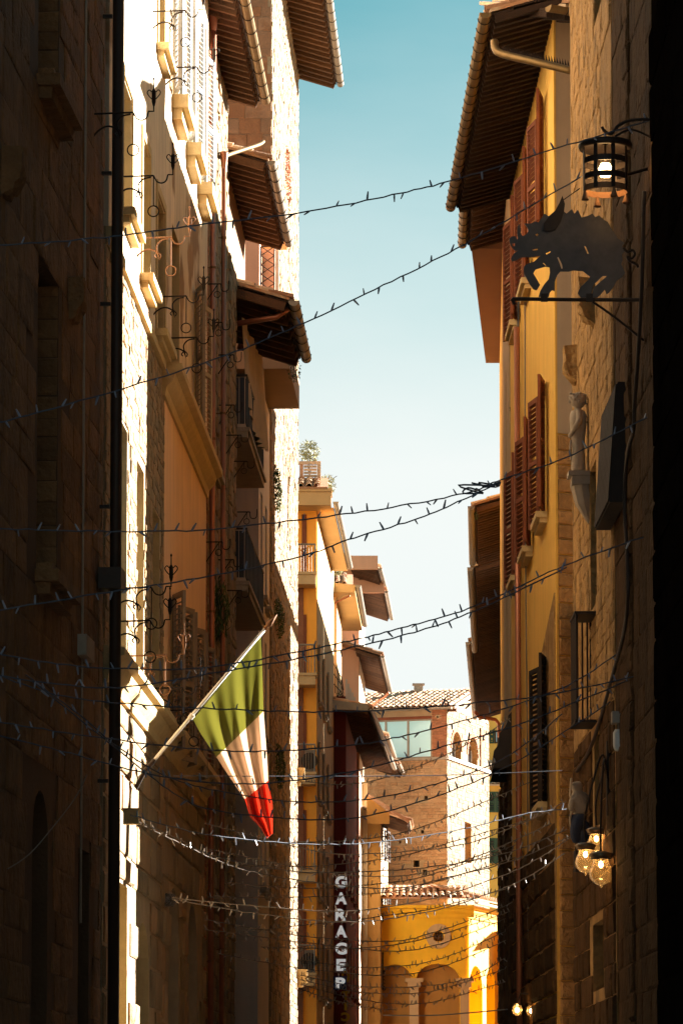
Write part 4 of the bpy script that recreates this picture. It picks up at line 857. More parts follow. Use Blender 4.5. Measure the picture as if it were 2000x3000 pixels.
# ---------------------------------------------------------------- N: yellow house
FN = Fac((2.84, 62.4), (at(1621, 800, 52.2).x, 52.2)); FNc = Fac((FN.p(FN.L, 0).x, 52.2), (FN.p(FN.L, 0).x + 5.30, 52.2 + 2.81))   # side of the slanting alley
N_ = house('yellow_house', 'yellow plastered house with brown shutters and deep tiled eaves, right of street', 'building', FN)
zN = zpx(50, 51.5)
def yu(Y): return (62.4 - Y) * FN.L / 10.2
rows = [(14.9, 16.84), (10.72, 12.64), (6.5, 8.6)]
oN = [(yu(Yw) - .55, yu(Yw) + .55, a, b, .25, 0) for Yw in (54.4, 57.6, 60.6) for a, b in rows if a > 8 or Yw < 55]
wall('street_wall', FN, 0, FN.L, 0, zN + .5, oN, [m_yellow, m_yellow, m_in], N_, back=6.4, bd=(.883, .469))
for (a, b, c, d, *_) in oN:
    window(FN, a, b, c, d, -.2, N_); sill(FN, a, b, c, N_, m=m_ledge, out=.16, h=.16, over=.1)
    m = m_shutr if c > 8 else m_shutd
    shutter(FN, b + .01, c, d, .54, 11, m, N_, o=.04); shutter(FN, a - .01, c, d, .54, 169, m, N_, o=.04)
fbox('side_render', FNc, .004, 5.9, zpx(1268, 52.2), zN + .5, 0, .02, m_grey, N_)
fbox('corner_strip', FNc, .0, .035, 6.3, zN + .4, 0, .024, m_yellow, N_)
zq = zpx(1270, 52.2); k = 0; z = zq
while z > 1.0:
    h = rnd.uniform(.19, .27); z -= h; w = .27
    place('quoin', block_mesh(m_quoin, k % 6), N_, FNc.M(.045, z, .0) @ Matrix.Diagonal((w, .035, h - .016, 1)))
    if k in (1, 2, 9): place('brick', block_mesh(m_brick, k % 6), N_, FNc.M(.045 + w + .01, z, .0) @ Matrix.Diagonal((.10, .03, h * .45, 1)))
    else: place('quoin', block_mesh(m_rubble, (k + 2) % 6), N_, FNc.M(.045 + w + .01, z, .0) @ Matrix.Diagonal((.3, .03, h - .016, 1)))
    k += 1
FAn = Fac((3.30, 52.15), (3.36, 50.75)); AN = wall('hidden_beam_block', FAn, 0, FAn.L, 0, 9.0, [], [m_ostone], N_, back=5, bd=(.84, .545))  # unseen block added to narrow the low part of the alley sunbeam
eave(FN, .0, FN.L + .75, zN, .90, N_, rafter=.27, gr=.085, m_g=m_brass, steps=3, m_r=m_board, rw=.10, rh=.09, slope=R(16), run=3, hooks=.45)
eave(FNc, -.55, 5.5, zN + .02, .78, N_, rafter=.30, gr=.085, m_g=m_brass, steps=2, m_r=m_board, rw=.10, rh=.09, slope=R(16), run=2.5, hooks=.45, tiles=False)
tile_roof(FNc, -.3, 5.5, .85, zN + .13, 2.4, R(16), m_tile, N_, n_ind=40)
pg = [at(1447, 120, 51.35), at(1450, 142, 51.3), at(1470, 158, 51.2), at(1560, 180, 50.9), at(1676, 208, 50.7)]
ov = MB(); ov.tube(curve_pts(pg, 6), .055, 12); op_ = ov.build('overflow_pipe', m_brass, N_, True)
sp = MB()
for i in range(26):
    p = pg[2].lerp(pg[4], (i + .5) / 26) + Vector((0, 0, .05)); sp.add([p + Vector((-.018, 0, 0)), p + Vector((.018, 0, 0)), p + Vector((-.01, 0, .10)), p + Vector((0, .02, 0))], [(0, 1, 2), (1, 3, 2), (3, 0, 2), (0, 3, 1)])
sp.build('bird_spikes', m_iron, op_)['kind'] = 'stuff'
ud = FN.hit(1531, 1400)[0]; pipe('downpipe', [FN.p(ud, 0, .09), FN.p(ud, 14.6, .09)], .05, m_copper, N_, 10)
for x_, m_ in ((1522, m_wirel), (1526, m_wire), (1545, m_wirel)):
    uu = FN.hit(x_, 1300)[0]; pipe('conduit', curve_pts([FN.p(uu, 3.0, .03), FN.p(uu + .05, 7.5, .03), FN.p(uu - .04, 11, .04), FN.p(uu, 16.2, .03)], 6), .012, m_, N_, 5)
# lower plaster ledge and relieving arch of N
u0, z0 = FN.hit(1619, 1725); u1, z1 = FN.hit(1556, 1950)
st = MB(); st.hexa([FN.p(u1, 4.0, .02), FN.p(FN.L, 4.0, .02), FN.p(FN.L, 4.0, .0), FN.p(u1, 4.0, .0), FN.p(u1, 8.3, .02), FN.p(FN.L, 9.3, .02), FN.p(FN.L, 9.3, 0), FN.p(u1, 8.3, 0)]); st.build('bare_render_patch', m_ostone, N_)

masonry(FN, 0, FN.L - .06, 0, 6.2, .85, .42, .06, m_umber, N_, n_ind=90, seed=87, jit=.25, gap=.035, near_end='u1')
# ---------------------------------------------------------------- N2 / N3 beyond it
FN2 = Fac((at(1472, 1000, 70.8).x, 70.8), (2.90, 62.45)); N2 = house('tan_house', 'tan plastered house with dark raftered eave behind the yellow house', 'building', FN2)
zN2 = zpx(375, 62.4) + .0
oN2 = [(2, 2.8, 9.5, 11.6, .25, .4), (5, 5.8, 9.5, 11.6, .25, .4), (2, 2.8, 14, 15.8, .25, .4), (5, 5.8, 14, 15.8, .25, .4)]
wall('wall', FN2, 0, FN2.L, 0, zN2 + .5, oN2, [m_sand, m_sand, m_in], N2, back=6)
for a, b, c, d, *_ in oN2: window(FN2, a, b, c, d - .2, -.2, N2)
eave(FN2, 0, FN2.L, zN2, 2.9 - at(1385, 375, 62.4).x, N2, rafter=.33, gr=.085, m_g=m_brass, hooks=.5)
FN3 = Fac((at(1462, 1060, 81.6).x, 81.6), (FN2.a.x, 70.85)); N3 = house('brown_soffit_house', 'house with plain brown flat soffit beyond the tan house', 'building', FN3)
z3 = zpx(725, 70.8)
wall('wall', FN3, 0, FN3.L, 0, z3 + .2, [], [m_yellow], N3, back=6)
sf = MB(); a, b = at(1380, 725, 70.9), at(1422, 1065, 81.6); wq, wn = FN3.p(0, 0), FN3.p(FN3.L, 0)
sf.hexa([(b.x, 81.6, z3), (a.x, 70.9, z3), (wn.x + .2, 70.9, z3), (wq.x + .2, 81.6, z3), (b.x, 81.6, z3 + .25), (a.x, 70.9, z3 + .25), (wn.x + .2, 70.9, z3 + .25), (wq.x + .2, 81.6, z3 + .25)]); sf.build('soffit', mat('brown_flat_soffit', (.24, .12, .065), var=.1, bump=.1), N3)

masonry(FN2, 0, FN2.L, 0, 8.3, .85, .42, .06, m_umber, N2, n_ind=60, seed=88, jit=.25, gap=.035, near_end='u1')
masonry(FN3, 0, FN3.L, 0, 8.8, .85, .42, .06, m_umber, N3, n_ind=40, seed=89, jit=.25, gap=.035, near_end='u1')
aw_ = MB(); za, zb2 = zpx(2080, 64), zpx(2250, 64); n_ = 10
for k in range(n_):
    t0_, t1_ = k / n_, (k + 1) / n_; f = lambda t: (.34 * math.sin(t * 1.6) + .03 * math.sin(t * 19), za + (zb2 - za) * t)
    (o0, z0_), (o1, z1_) = f(t0_), f(t1_); aw_.add([FN2.p(4.2, z0_, o0), FN2.p(6.8, z0_, o0), FN2.p(6.8, z1_, o1), FN2.p(4.2, z1_, o1), FN2.p(4.2, z0_, 0), FN2.p(6.8, z0_, 0), FN2.p(6.8, z1_, 0), FN2.p(4.2, z1_, 0)], [(0, 1, 2, 3), (1, 5, 6, 2), (4, 0, 3, 7)])
aw_.build('folded_awning', m_blk, N2)
# ---------------------------------------------------------------- M row: far right houses either side of an alley
def row_house(name, label, Ya, Yb, xa, xb, zg, over, mw, m_t=m_tile):
    F_ = Fac((at(xb, 1700, Yb).x, Yb), (at(xa, 1700, Ya).x, Ya)); h = house(name, label, 'building', F_)
    nW = max(1, int(F_.L / 3)); ow = [(1 + 3 * i, 1.8 + 3 * i, z, z + 1.7, .2, 0) for i in range(nW) if 1.8 + 3 * i < F_.L - .2 for z in (3.5, 6.6, 9.7)]
    wall('wall', F_, 0, F_.L, 0, zg + .5, ow, [mw, mw, m_in], h, back=5, bd=(.84, .545))
    for a, b, c, d, *_ in ow: window(F_, a, b, c, d, -.16, h); sill(F_, a, b, c, h, m=m_stone, out=.12, h=.12)
    eave(F_, 0, F_.L, zg, over, h, rafter=.34, gr=.08, m_g=m_zinc, hooks=0, run=2.2, m_r=m_wood, m_b=m_board, rw=.13, rh=.09, end=(1.5, 0) if Yb < 90 else (0, 1.5) if Yb < 107 else .0); return h, F_
zM = zpx(1495, 82)
M1, FM1 = row_house('terracotta_eave_house', 'house with reddish raftered eave where the right row recedes', 81.65, 88.3, 1476, 1471, zM, at(1476, 1495, 82).x - at(1393, 1495, 82).x, m_yellow)
M2, FM2 = row_house('second_eave_house', 'narrow house with long dark eave beyond the alley on the right', 91.9, 106, 1472, 1470, zM - .02, at(1472, 1700, 94).x - at(1391, 1700, 94).x, m_ochre)
M3, FM3 = row_house('end_eave_house', 'last dark house on the right with low black eave above the corridor', 106.05, 125.3, 1470, 1473, zpx(1890, 106.5), at(1466, 1890, 107).x - at(1376, 1890, 107).x, m_ochre)
P_F = Fac((at(1500, 2600, 132.5).x, 132.5), (at(1500, 2600, 129.3).x, 129.3)); Pq = house('hidden_shade_house', 'unseen pale house added behind the last dark house to shade the corridor side', 'building', P_F)  # unseen house added to cast shade on the corridor side
wall('wall', P_F, 0, P_F.L, 0, 8.8, [(.6, 1.4, 4, 6, .2), (2.2, 3.0, 4, 6, .2)], [m_sand, m_sand, m_in], Pq, back=5, bd=(.84, .545))
tile_roof(P_F, 0, P_F.L, .3, 8.8, 2.6, R(17), m_tile, Pq)
for hh, F_ in ((M2, FM2), (M3, FM3)):
    Fr_ = Fac((F_.a.x + 2.2, F_.a.y + 1.43), (F_.p(F_.L, 0).x + 2.2, F_.p(F_.L, 0).y + 1.43)); wall('hidden_shade_wing', Fr_, 0, Fr_.L, 0, 19.0, [], [m_ochre], hh, back=2.5, bd=(.84, .545))  # unseen taller blocks added to keep the orange and red houses in shade
pipe('downpipe', [at(1390, 2085, 120.6), at(1402, 2100, 120.8), at(1450, 2108, 121.2), at(1460, 2120, 121.3), at(1462, 2160, 121.3)], .06, m_copper, M3, 8)
# ---------------------------------------------------------------- flag on its pole
def cloth(name, c):
    m = bpy.data.materials.new(name); m.use_nodes = True; t = m.node_tree; b = t.nodes['Principled BSDF']; b.inputs['Base Color'].default_value = (*c, 1); b.inputs['Roughness'].default_value = .8
    tr = t.nodes.new('ShaderNodeBsdfTranslucent'); tr.inputs[0].default_value = (*c, 1); mx = t.nodes.new('ShaderNodeMixShader'); mx.inputs[0].default_value = .45
    w = t.nodes.new('ShaderNodeTexNoise'); w.inputs['Scale'].default_value = 160; bp = t.nodes.new('ShaderNodeBump'); bp.inputs['Strength'].default_value = .15; bp.inputs['Distance'].default_value = .01
    t.links.new(w.outputs[0], bp.inputs['Height']); t.links.new(bp.outputs[0], b.inputs['Normal'])
    t.links.new(b.outputs[0], mx.inputs[1]); t.links.new(tr.outputs[0], mx.inputs[2]); t.links.new(mx.outputs[0], t.nodes['Material Output'].inputs[0]); return m
uf, zf_ = FB.hit(393, 2297); pb = FB.p(uf, zf_, 0); YF = pb.y
flag = thing('flag', 'green white and red tricolour flag drooping from slanted white pole on sunlit palace', 'flag', pb)
tip = at(776, 1843, YF - .1)
mb = MB(); mb.tube([pb, tip], .021, 10); pole = mb.build('pole', m_paint, flag, True)
mb = MB(); dt = (tip - pb).normalized()
mb.tube([tip, tip + dt * .04, tip + dt * .08, tip + dt * .12, tip + dt * .24], [.03, .012, .04, .03, .002], 8); mb.build('finial', m_rust, pole, True)
mb = MB(); q = at(562, 2098, YF - .05)
for k in range(5): mb.tube([q + dt * (.012 * k - .03) + (dt.cross(Vector((0, 1, 0))) * math.cos(w) + Vector((0, 1, 0)) * math.sin(w)) * .03 for w in [2 * math.pi * j / 10 for j in range(11)]], .007, 5)
mb.build('rope_lashing', m_paint, pole)
mb = MB(); mb.tube([pb + Vector((-.05, 0, -.12)), pb + Vector((.02, 0, -.06)), pb + dt * .2], .03, 8); mb.tube([pb + dt * .18, pb + dt * .40], .028, 10); mb.build('pole_socket', m_iron, flag)
def lerp2(tab, t):
    for (t0, x0, y0), (t1, x1, y1) in zip(tab, tab[1:]):
        if t <= t1 + 1e-9: k = (t - t0) / (t1 - t0); return x0 + (x1 - x0) * k, y0 + (y1 - y0) * k
Lt = [(0, 566, 2108), (.12, 586, 2146), (.36, 634, 2218), (.70, 716, 2342), (.86, 732, 2393), (.93, 762, 2424), (1.0, 782, 2456)]
Rt = [(0, 764, 1862), (.12, 768, 1950), (.36, 772, 2084), (.70, 787, 2286), (.86, 798, 2355), (.93, 799, 2400), (1.0, 799, 2442)]
def fpt(s_, t):
    lx, ly = lerp2(Lt, t); rx, ry = lerp2(Rt, t); x, y = lx + (rx - lx) * s_, ly + (ry - ly) * s_
    am = .015 + .075 * min(t * 1.5, 1); ph = s_ * 15 + t * 2.2
    d = am * (math.sin(ph) + .45 * math.sin(ph * 2.1 + 1.3 + 3 * t)) + .10 * t * math.sin(s_ * 5)
    return at(x, y, YF - .08 + d)
for nm, t0, t1, c in (('green_band', 0, .36, (.10, .098, .014)), ('white_band', .36, .70, (.56, .40, .28)), ('red_band', .70, 1.0, (.40, .022, .008))):
    mb = MB(); ns, ntt = 54, 22; v = [fpt(i / ns, t0 + (t1 - t0) * j / ntt) for j in range(ntt + 1) for i in range(ns + 1)]
    mb.add(v, [(j * (ns + 1) + i, j * (ns + 1) + i + 1, (j + 1) * (ns + 1) + i + 1, (j + 1) * (ns + 1) + i) for j in range(ntt) for i in range(ns)])
    mb.build(nm, cloth('flag_' + nm, c), flag, True)

# ---------------------------------------------------------------- wrought iron banner brackets along the left front
def bracket_meshes(m):
    arm = MB(); arm.tube([(0, 0, 0), (.46, 0, .01)], .011, 6)
    arm.tube(curve_pts([(.46, 0, .01), (.50, 0, -.06), (.56, 0, -.08), (.61, 0, -.05), (.63, 0, .02)], 5), .009, 6); arm.tube([(.63, 0, .02), (.69, 0, .02), (.69, 0, .09)], .009, 6)
    br = MB(); br.tube(curve_pts([(0, 0, -.27), (.06, 0, -.20), (.14, 0, -.15), (.22, 0, -.15), (.29, 0, -.19)], 5), .011, 6); br.tube(curve_pts([(.29, 0, -.19), (.28, 0, -.10), (.34, 0, -.03), (.43, 0, -.01)], 5), .010, 6)
    br.tube(curve_pts([(.29, 0, -.18), (.33, 0, -.22), (.32, 0, -.26)], 4), .008, 5); br.tube(curve_pts([(.29, 0, -.18), (.25, 0, -.22), (.27, 0, -.25)], 4), .008, 5); br.tube([(.29, 0, -.19), (.31, 0, -.28)], [.014, .002], 5)
    fi = MB(); fi.tube([(.69, 0, .08), (.69, 0, .13), (.69, 0, .25), (.69, 0, .28), (.69, 0, .37), (.69, 0, .39), (.69, 0, .41)], [.012, .026, .026, .008, .007, .014, .003], 6)
    for s_ in (-1, 1): fi.tube(curve_pts([(.69, 0, .14), (.69 + s_ * .05, 0, .19), (.69 + s_ * .075, 0, .235), (.69 + s_ * .05, 0, .265), (.69 + s_ * .025, 0, .24)], 4), .006, 4)
    rg = MB(); rg.tube([(.46, 0, .01), (.46, 0, -.36)], .006, 4); rg.tube([(.46 + .065 * math.sin(w), 0, -.42 + .065 * math.cos(w)) for w in [2 * math.pi * k / 18 for k in range(19)]], .008, 5)
    return [(n, mesh_data(n, b.v, b.f, m)) for n, b in (('arm', arm), ('brace', br), ('finial', fi), ('hanging_ring', rg))]
bk_iron, bk_rust = bracket_meshes(m_iron), bracket_meshes(m_rust)
order = ['first', 'second', 'third', 'fourth', 'fifth', 'sixth']
spots = [('upper row', (272, 334)), ('upper row', (337, 518)), ('upper row', (395, 698)), ('upper row', (444, 870)), ('upper row', (479, 991)), ('topmost row', (442, 34)), ('topmost row', (480, 199)),
         ('lower row', (330, 1724)), ('lower row', (326, 1821)), ('lower row', (375, 1922)), ('lower row', (431, 2017)), ('lower row', (469, 2082))]
cnt = {}
for row, (x, y) in spots:
    F_ = FA if x < 300 else FC if x > 478 else FB; u, z = F_.hit(x, y); i = cnt.get(row, 0); cnt[row] = i + 1
    M = Matrix((F_.n, F_.u, Vector((0, 0, 1)))).transposed().to_4x4(); M.translation = F_.p(u, z, .0)
    b = thing('banner_bracket', f'wrought iron bracket with crowned finial and ring, {order[i]} of the {row} from the downpipe', 'bracket', M.translation, 'wrought iron banner brackets on the left palace')
    for n, me in (bk_rust if (x, y) in ((395, 698), (375, 1922)) else bk_iron): place(n, me, b, M)
hk = MB(); hk.tube([(0, 0, 0), (.26, 0, 0)], .011, 6); hk.tube(curve_pts([(.26, 0, 0), (.27, 0, -.10), (.33, 0, -.12), (.38, 0, -.08), (.385, 0, .05)], 5), .009, 6)
hs = MB(); hs.tube([(0, 0, -.32), (.21, 0, -.005)], .009, 5)
hr = MB(); hr.tube([(.2, 0, 0), (.2, 0, -.12)], .005, 4); hr.tube([(.2 + .05 * math.sin(w), 0, -.17 + .05 * math.cos(w)) for w in [2 * math.pi * k / 14 for k in range(15)]], .007, 5)
hook_me = [(n, mesh_data(n, b.v, b.f, m_iron)) for n, b in (('arm', hk), ('brace', hs), ('hanging_ring', hr))]
FDE = left_fac(58, 74, -.02)
hooks_ = [(600, 832), (604, 945), (640, 1040), (642, 1187), (663, 1275), (682, 1352), (604, 1588), (640, 1640), (664, 1730), (690, 1500)]
for i, (x, y) in enumerate(hooks_):
    u, z = FDE.hit(x, y); M = Matrix((FDE.n, FDE.u, Vector((0, 0, 1)))).transposed().to_4x4(); M.translation = FDE.p(u, z, 0)
    where = ['highest on the brick house', 'second highest on the brick house', 'above the uppermost balcony', 'level with the uppermost balcony panel', 'at the uppermost balcony slab', 'just under the uppermost balcony slab', 'lowest beside the first downpipe', 'lowest between the downpipes', 'beside the second balcony', 'midway between the upper two balconies'][i]
    h = thing('iron_hook', f'plain iron wall hook with small ring, {where}', 'hook', M.translation, 'iron hooks on the brick house')
    for n, me in hook_me: place(n, me, h, M)

# ---------------------------------------------------------------- boar sign, lantern, globe lamps on the right wall
YS = 38.2
def flat_shape(name, loops, Y, th, m, parent, sc_=4.126, ox=1480, oy=520):
    cu = bpy.data.curves.new(name, 'CURVE'); cu.dimensions = '2D'; cu.fill_mode = 'BOTH'; cu.extrude = th / 2; cu.bevel_depth = .0015
    c0 = at(ox + loops[0][0][0] / sc_, oy + loops[0][0][1] / sc_, Y)
    for lp in loops:
        s_ = cu.splines.new('POLY'); s_.points.add(len(lp) - 1); s_.use_cyclic_u = True
        for k, (x, y) in enumerate(lp): p = at(ox + x / sc_, oy + y / sc_, Y) - c0; s_.points[k].co = (p.x, p.z, 0, 1)
    tmp = bpy.data.objects.new(name, cu); col.objects.link(tmp); dg = bpy.context.evaluated_depsgraph_get(); me = bpy.data.meshes.new_from_object(tmp.evaluated_get(dg)); bpy.data.objects.remove(tmp)
    me.materials.clear(); me.materials.append(m); return place(name, me, parent, Matrix.Translation(c0) @ Matrix.Rotation(R(90), 4, 'X'))
boar = thing('boar_sign', 'cut sheet metal boar striding on an iron bracket arm', 'sign', at(1905, 880, YS))
m_plate = mat('boar_plate', (.085, .072, .070), rough=.5, var=.3, sc_=10, bump=.15, metal=.3)
outline = [(45, 740), (75, 715), (110, 712), (130, 730), (137, 757), (150, 740), (140, 680), (145, 600), (160, 560), (176, 600), (182, 680), (205, 715), (245, 690), (280, 650), (260, 600), (225, 558), (300, 562), (370, 530), (392, 552), (415, 520), (470, 440), (520, 470), (580, 420), (640, 380), (690, 400), (735, 440), (800, 385), (828, 442), (870, 395), (915, 487), (985, 470), (1050, 440), (1078, 482), (1130, 462), (1180, 512), (1232, 540), (1262, 600), (1302, 660), (1352, 740), (1430, 790), (1402, 838), (1435, 880), (1402, 930), (1412, 1000), (1392, 1050), (1440, 1150), (1402, 1200), (1342, 1240), (1302, 1320), (1246, 1392), (1220, 1410), (1196, 1352), (1150, 1410), (1110, 1448), (1042, 1452), (1062, 1335), (1180, 1232), (1232, 1188), (1170, 1190), (1120, 1240), (1062, 1290), (1034, 1400), (1000, 1448), (905, 1450), (872, 1400), (902, 1330), (1000, 1240), (1022, 1200), (930, 1130), (820, 1122), (760, 1136), (660, 1135), (622, 1180), (592, 1260), (590, 1372), (560, 1362), (532, 1390), (520, 1442), (400, 1442), (420, 1372), (470, 1290), (520, 1232), (536, 1150), (530, 1085), (480, 1076), (362, 1110), (332, 1160), (370, 1222), (414, 1300), (376, 1362), (332, 1350), (292, 1290), (222, 1160), (220, 1082), (250, 1050), (340, 1022), (432, 940), (380, 952), (300, 962), (182, 966), (132, 1000), (82, 1012), (62, 990), (92, 930), (132, 896), (182, 872), (122, 886), (76, 850), (50, 792)]
inner = [[(352, 690), (386, 674), (402, 695), (376, 716)], [(320, 868), (386, 858), (392, 880), (322, 888)], [(944, 825), (966, 830), (1008, 924), (986, 926)], [(620, 965), (640, 960), (682, 1050), (692, 1100), (672, 1108), (650, 1040)], [(480, 914), (540, 890), (546, 906), (490, 936)], [(438, 1030), (460, 1034), (502, 1074), (480, 1068)], [(74, 800), (120, 794), (110, 832), (86, 836)]]
flat_shape('boar_plate', [outline] + inner, YS, .012, m_plate, boar)
flat_shape('ear', [[(455, 640), (460, 560), (520, 480), (600, 400), (650, 310), (685, 225), (714, 320), (702, 420), (660, 540), (600, 630), (520, 652)]], YS - .03, .010, m_iron, boar)
mb = MB(); tl = [at(1480 + x / 4.126, 520 + y / 4.126, YS) for x, y in ((1420, 850), (1470, 900), (1530, 880), (1560, 930), (1520, 980), (1470, 960), (1500, 1010), (1580, 1050), (1600, 1090))]; mb.tube(curve_pts(tl, 5), .014, 6); mb.build('tail', m_iron, boar)
mb = MB(); mb.tube(curve_pts([at(1505, 892, YS), at(1503, 880, YS), at(1515, 876, YS), at(1700, 878, YS), at(1912, 878, YS)], 4), .020, 8); mb.tube(curve_pts([at(1735, 884, YS), at(1800, 930, YS), at(1885, 998, YS)], 4), .013, 6); mb.build('bracket_arm', m_iron, boar)
mb = MB(); mb.tube([at(1650, 585, YS), at(1697, 552, YS)], .005, 4); mb.build('guy_wire', m_iron, boar)
for x in (1593, 1725):
    q = at(x, 875, YS); c = MB(); c.box((q.x - .035, q.y - .02, q.z - .03), (q.x + .035, q.y + .02, q.z + .05)); c.build('foot_clamp', m_iron, boar)

YLn = 37.4; lc = at(1772, 500, YLn)
lan = thing('lantern', 'round black iron cage lantern glowing above the boar sign', 'lantern', lc - Vector((0, 0, .5)))
rr = .222; zz = lambda y: at(1772, y, YLn).z
mb = MB(); mb.lathe([(.03, .05), (rr + .045, .03), (rr + .055, 0), (rr + .04, -.035), (rr, -.03), (.03, .015)], (lc.x, lc.y, zz(428)), 28); mb.build('cap', m_iron, lan, True)
for y in (475, 522, 556):
    mb = MB(); mb.lathe([(rr - .004, -.03), (rr + .004, -.03), (rr + .004, .03), (rr - .004, .03), (rr - .004, -.03)], (lc.x, lc.y, zz(y)), 32); mb.build('ring_band', m_iron if y < 530 else m_rust, lan)
for k in range(8):
    w = 2 * math.pi * (k + .35) / 8; p = Vector((lc.x + (rr + .006) * math.cos(w), lc.y + (rr + .006) * math.sin(w), 0)); e = Vector((-math.sin(w), math.cos(w), 0)) * .021; o = Vector((math.cos(w), math.sin(w), 0)) * .006
    mb = MB(); mb.hexa([p - e + Vector((0, 0, zz(562))), p + e + Vector((0, 0, zz(562))), p + e + o + Vector((0, 0, zz(562))), p - e + o + Vector((0, 0, zz(562))), p - e + Vector((0, 0, zz(430))), p + e + Vector((0, 0, zz(430))), p + e + o + Vector((0, 0, zz(430))), p - e + o + Vector((0, 0, zz(430)))]); mb.build('strap', m_iron, lan)
for k in range(4):
    w = 2 * math.pi * (k + .2) / 4; mb = MB(); mb.lathe([(.012, 0), (.018, -.04), (.035, -.09), (.038, -.11), (.0, -.11)], (lc.x + rr * math.cos(w), lc.y + rr * math.sin(w), zz(560)), 10); mb.build('foot', m_rust, lan, True)
mb = MB(); mb.lathe([(.0, .072), (.045, .06), (.068, .01), (.066, -.05), (.05, -.07), (0, -.07)], (lc.x, lc.y, zz(497)), 14); mb.build('bulb', emit('lantern_bulb', (1.0, .62, .25), 9.0), lan, True)
mb = MB(); mb.tube([(lc.x, lc.y, zz(470)), (lc.x, lc.y, zz(380))], .012, 6); mb.tube(curve_pts([at(1762, 372, YLn), at(1770, 385, YLn), at(1790, 392, YLn), at(1810, 368, YLn), at(1850, 352, YLn), at(1912, 350, YLn)], 6), .016, 6); mb.tube(curve_pts([at(1800, 400, YLn), at(1850, 380, YLn), at(1918, 410, YLn)], 5), .012, 6); mb.build('hanger_arm', m_iron, lan)
mb = MB(); mb.tube([at(1835, 512, YLn + .1), at(1905, 492, YLn + .25)], .018, 6); mb.build('stay_bar', m_iron, lan)
def point(name, p, e, c, r=.05):
    d = bpy.data.lights.new(name, 'POINT'); d.energy = e; d.color = c; d.shadow_soft_size = r; o = bpy.data.objects.new(name, d); col.objects.link(o); o.location = p; return o
point('lantern_light', lc, 9, (1, .62, .28), .07)

m_globe = bpy.data.materials.new('lamp_globe_glass'); m_globe.use_nodes = True; t = m_globe.node_tree
tr = t.nodes.new('ShaderNodeBsdfTransparent'); tr.inputs[0].default_value = (.95, .82, .60, 1); gl = t.nodes.new('ShaderNodeBsdfGlossy'); gl.inputs['Roughness'].default_value = .08
df = t.nodes.new('ShaderNodeBsdfTranslucent'); df.inputs[0].default_value = (1, .75, .4, 1); m1 = t.nodes.new('ShaderNodeMixShader'); m1.inputs[0].default_value = .10; m2 = t.nodes.new('ShaderNodeMixShader'); lw = t.nodes.new('ShaderNodeLayerWeight'); lw.inputs[0].default_value = .25
t.links.new(tr.outputs[0], m1.inputs[1]); t.links.new(df.outputs[0], m1.inputs[2]); t.links.new(lw.outputs['Facing'], m2.inputs[0]); t.links.new(m1.outputs[0], m2.inputs[1]); t.links.new(gl.outputs[0], m2.inputs[2]); t.links.new(m2.outputs[0], t.nodes['Material Output'].inputs[0])
m_fil = emit('filament', (1.0, .60, .22), 8.0); m_capg = mat('lamp_cap', (.20, .13, .07), rough=.35, var=.2, bump=.05, metal=.6)
lampw = thing('globe_lamp', 'three glowing glass globe lamps on curved black iron arms', 'lamp', at(1780, 2330, 42.5))
def globe(x, y, Y, r, parent):
    c = at(x, y, Y)
    mb = MB(); mb.lathe([(r * .62, r * 1.12), (r * .68, r * .75), (r * .88, r * .35), (r, -.1 * r), (r * .92, -.5 * r), (r * .62, -.85 * r), (r * .25, -1.02 * r), (r * .12, -1.08 * r), (r * .13, -1.2 * r), (.0, -1.26 * r)], c, 24); g_ = mb.build('globe', m_globe, parent, True)
    mb = MB(); mb.lathe([(.0, r * 1.75), (r * .45, r * 1.72), (r * .9, r * 1.55), (r * 1.0, r * 1.5), (r * .82, r * 1.15), (r * .74, r * 1.10), (r * .70, r * 1.12)], c, 24); mb.build('cap', m_capg, g_, True)
    mb = MB(); mb.lathe([(r * .70, r * 1.06), (r * .82, r * 1.06), (r * .82, r * 1.16), (r * .70, r * 1.16)], c, 24); mb.build('collar', m_iron, g_)
    mb = MB(); mb.lathe([(0, r * .95), (r * .13, r * .85), (r * .2, r * .62), (r * .12, r * .42), (0, r * .36)], c, 10); mb.build('light_bulb', m_fil, g_, True)
    point('globe_light', c + Vector((0, 0, r * .65)), 2.2, (1, .6, .25), .03); return c
gs = [globe(1759, 2556, 42.0, .138, lampw), globe(1714, 2524, 42.5, .125, lampw), globe(1746, 2478, 43.2, .125, lampw)]
hub = at(1782, 2300, 42.4)
for k, (c, lift) in enumerate(zip(gs, (.9, .95, .7))):
    mb = MB(); tp = c + Vector((0, 0, .24)); mid = (hub + tp) / 2 + Vector((.05 * (k - 1), -.05, lift * .75)); mb.tube(curve_pts([hub, hub.lerp(mid, .6) + Vector((0, 0, .1)), tp + Vector((0, 0, .30)), tp], 8), .012, 6); mb.build('arm', m_iron, lampw)
mb = MB(); mb.tube([hub - Vector((0, 0, .35)), hub + Vector((0, 0, .5))], .03, 8); mb.tube([hub, at(1848, 2320, 42.4)], .02, 6); mb.tube(curve_pts([hub + Vector((0, 0, .2)), hub + Vector((.15, 0, .35)), hub + Vector((.28, 0, .05)), at(1855, 2420, 42.4)], 6), .012, 6); mb.build('wall_bracket', m_iron, lampw)
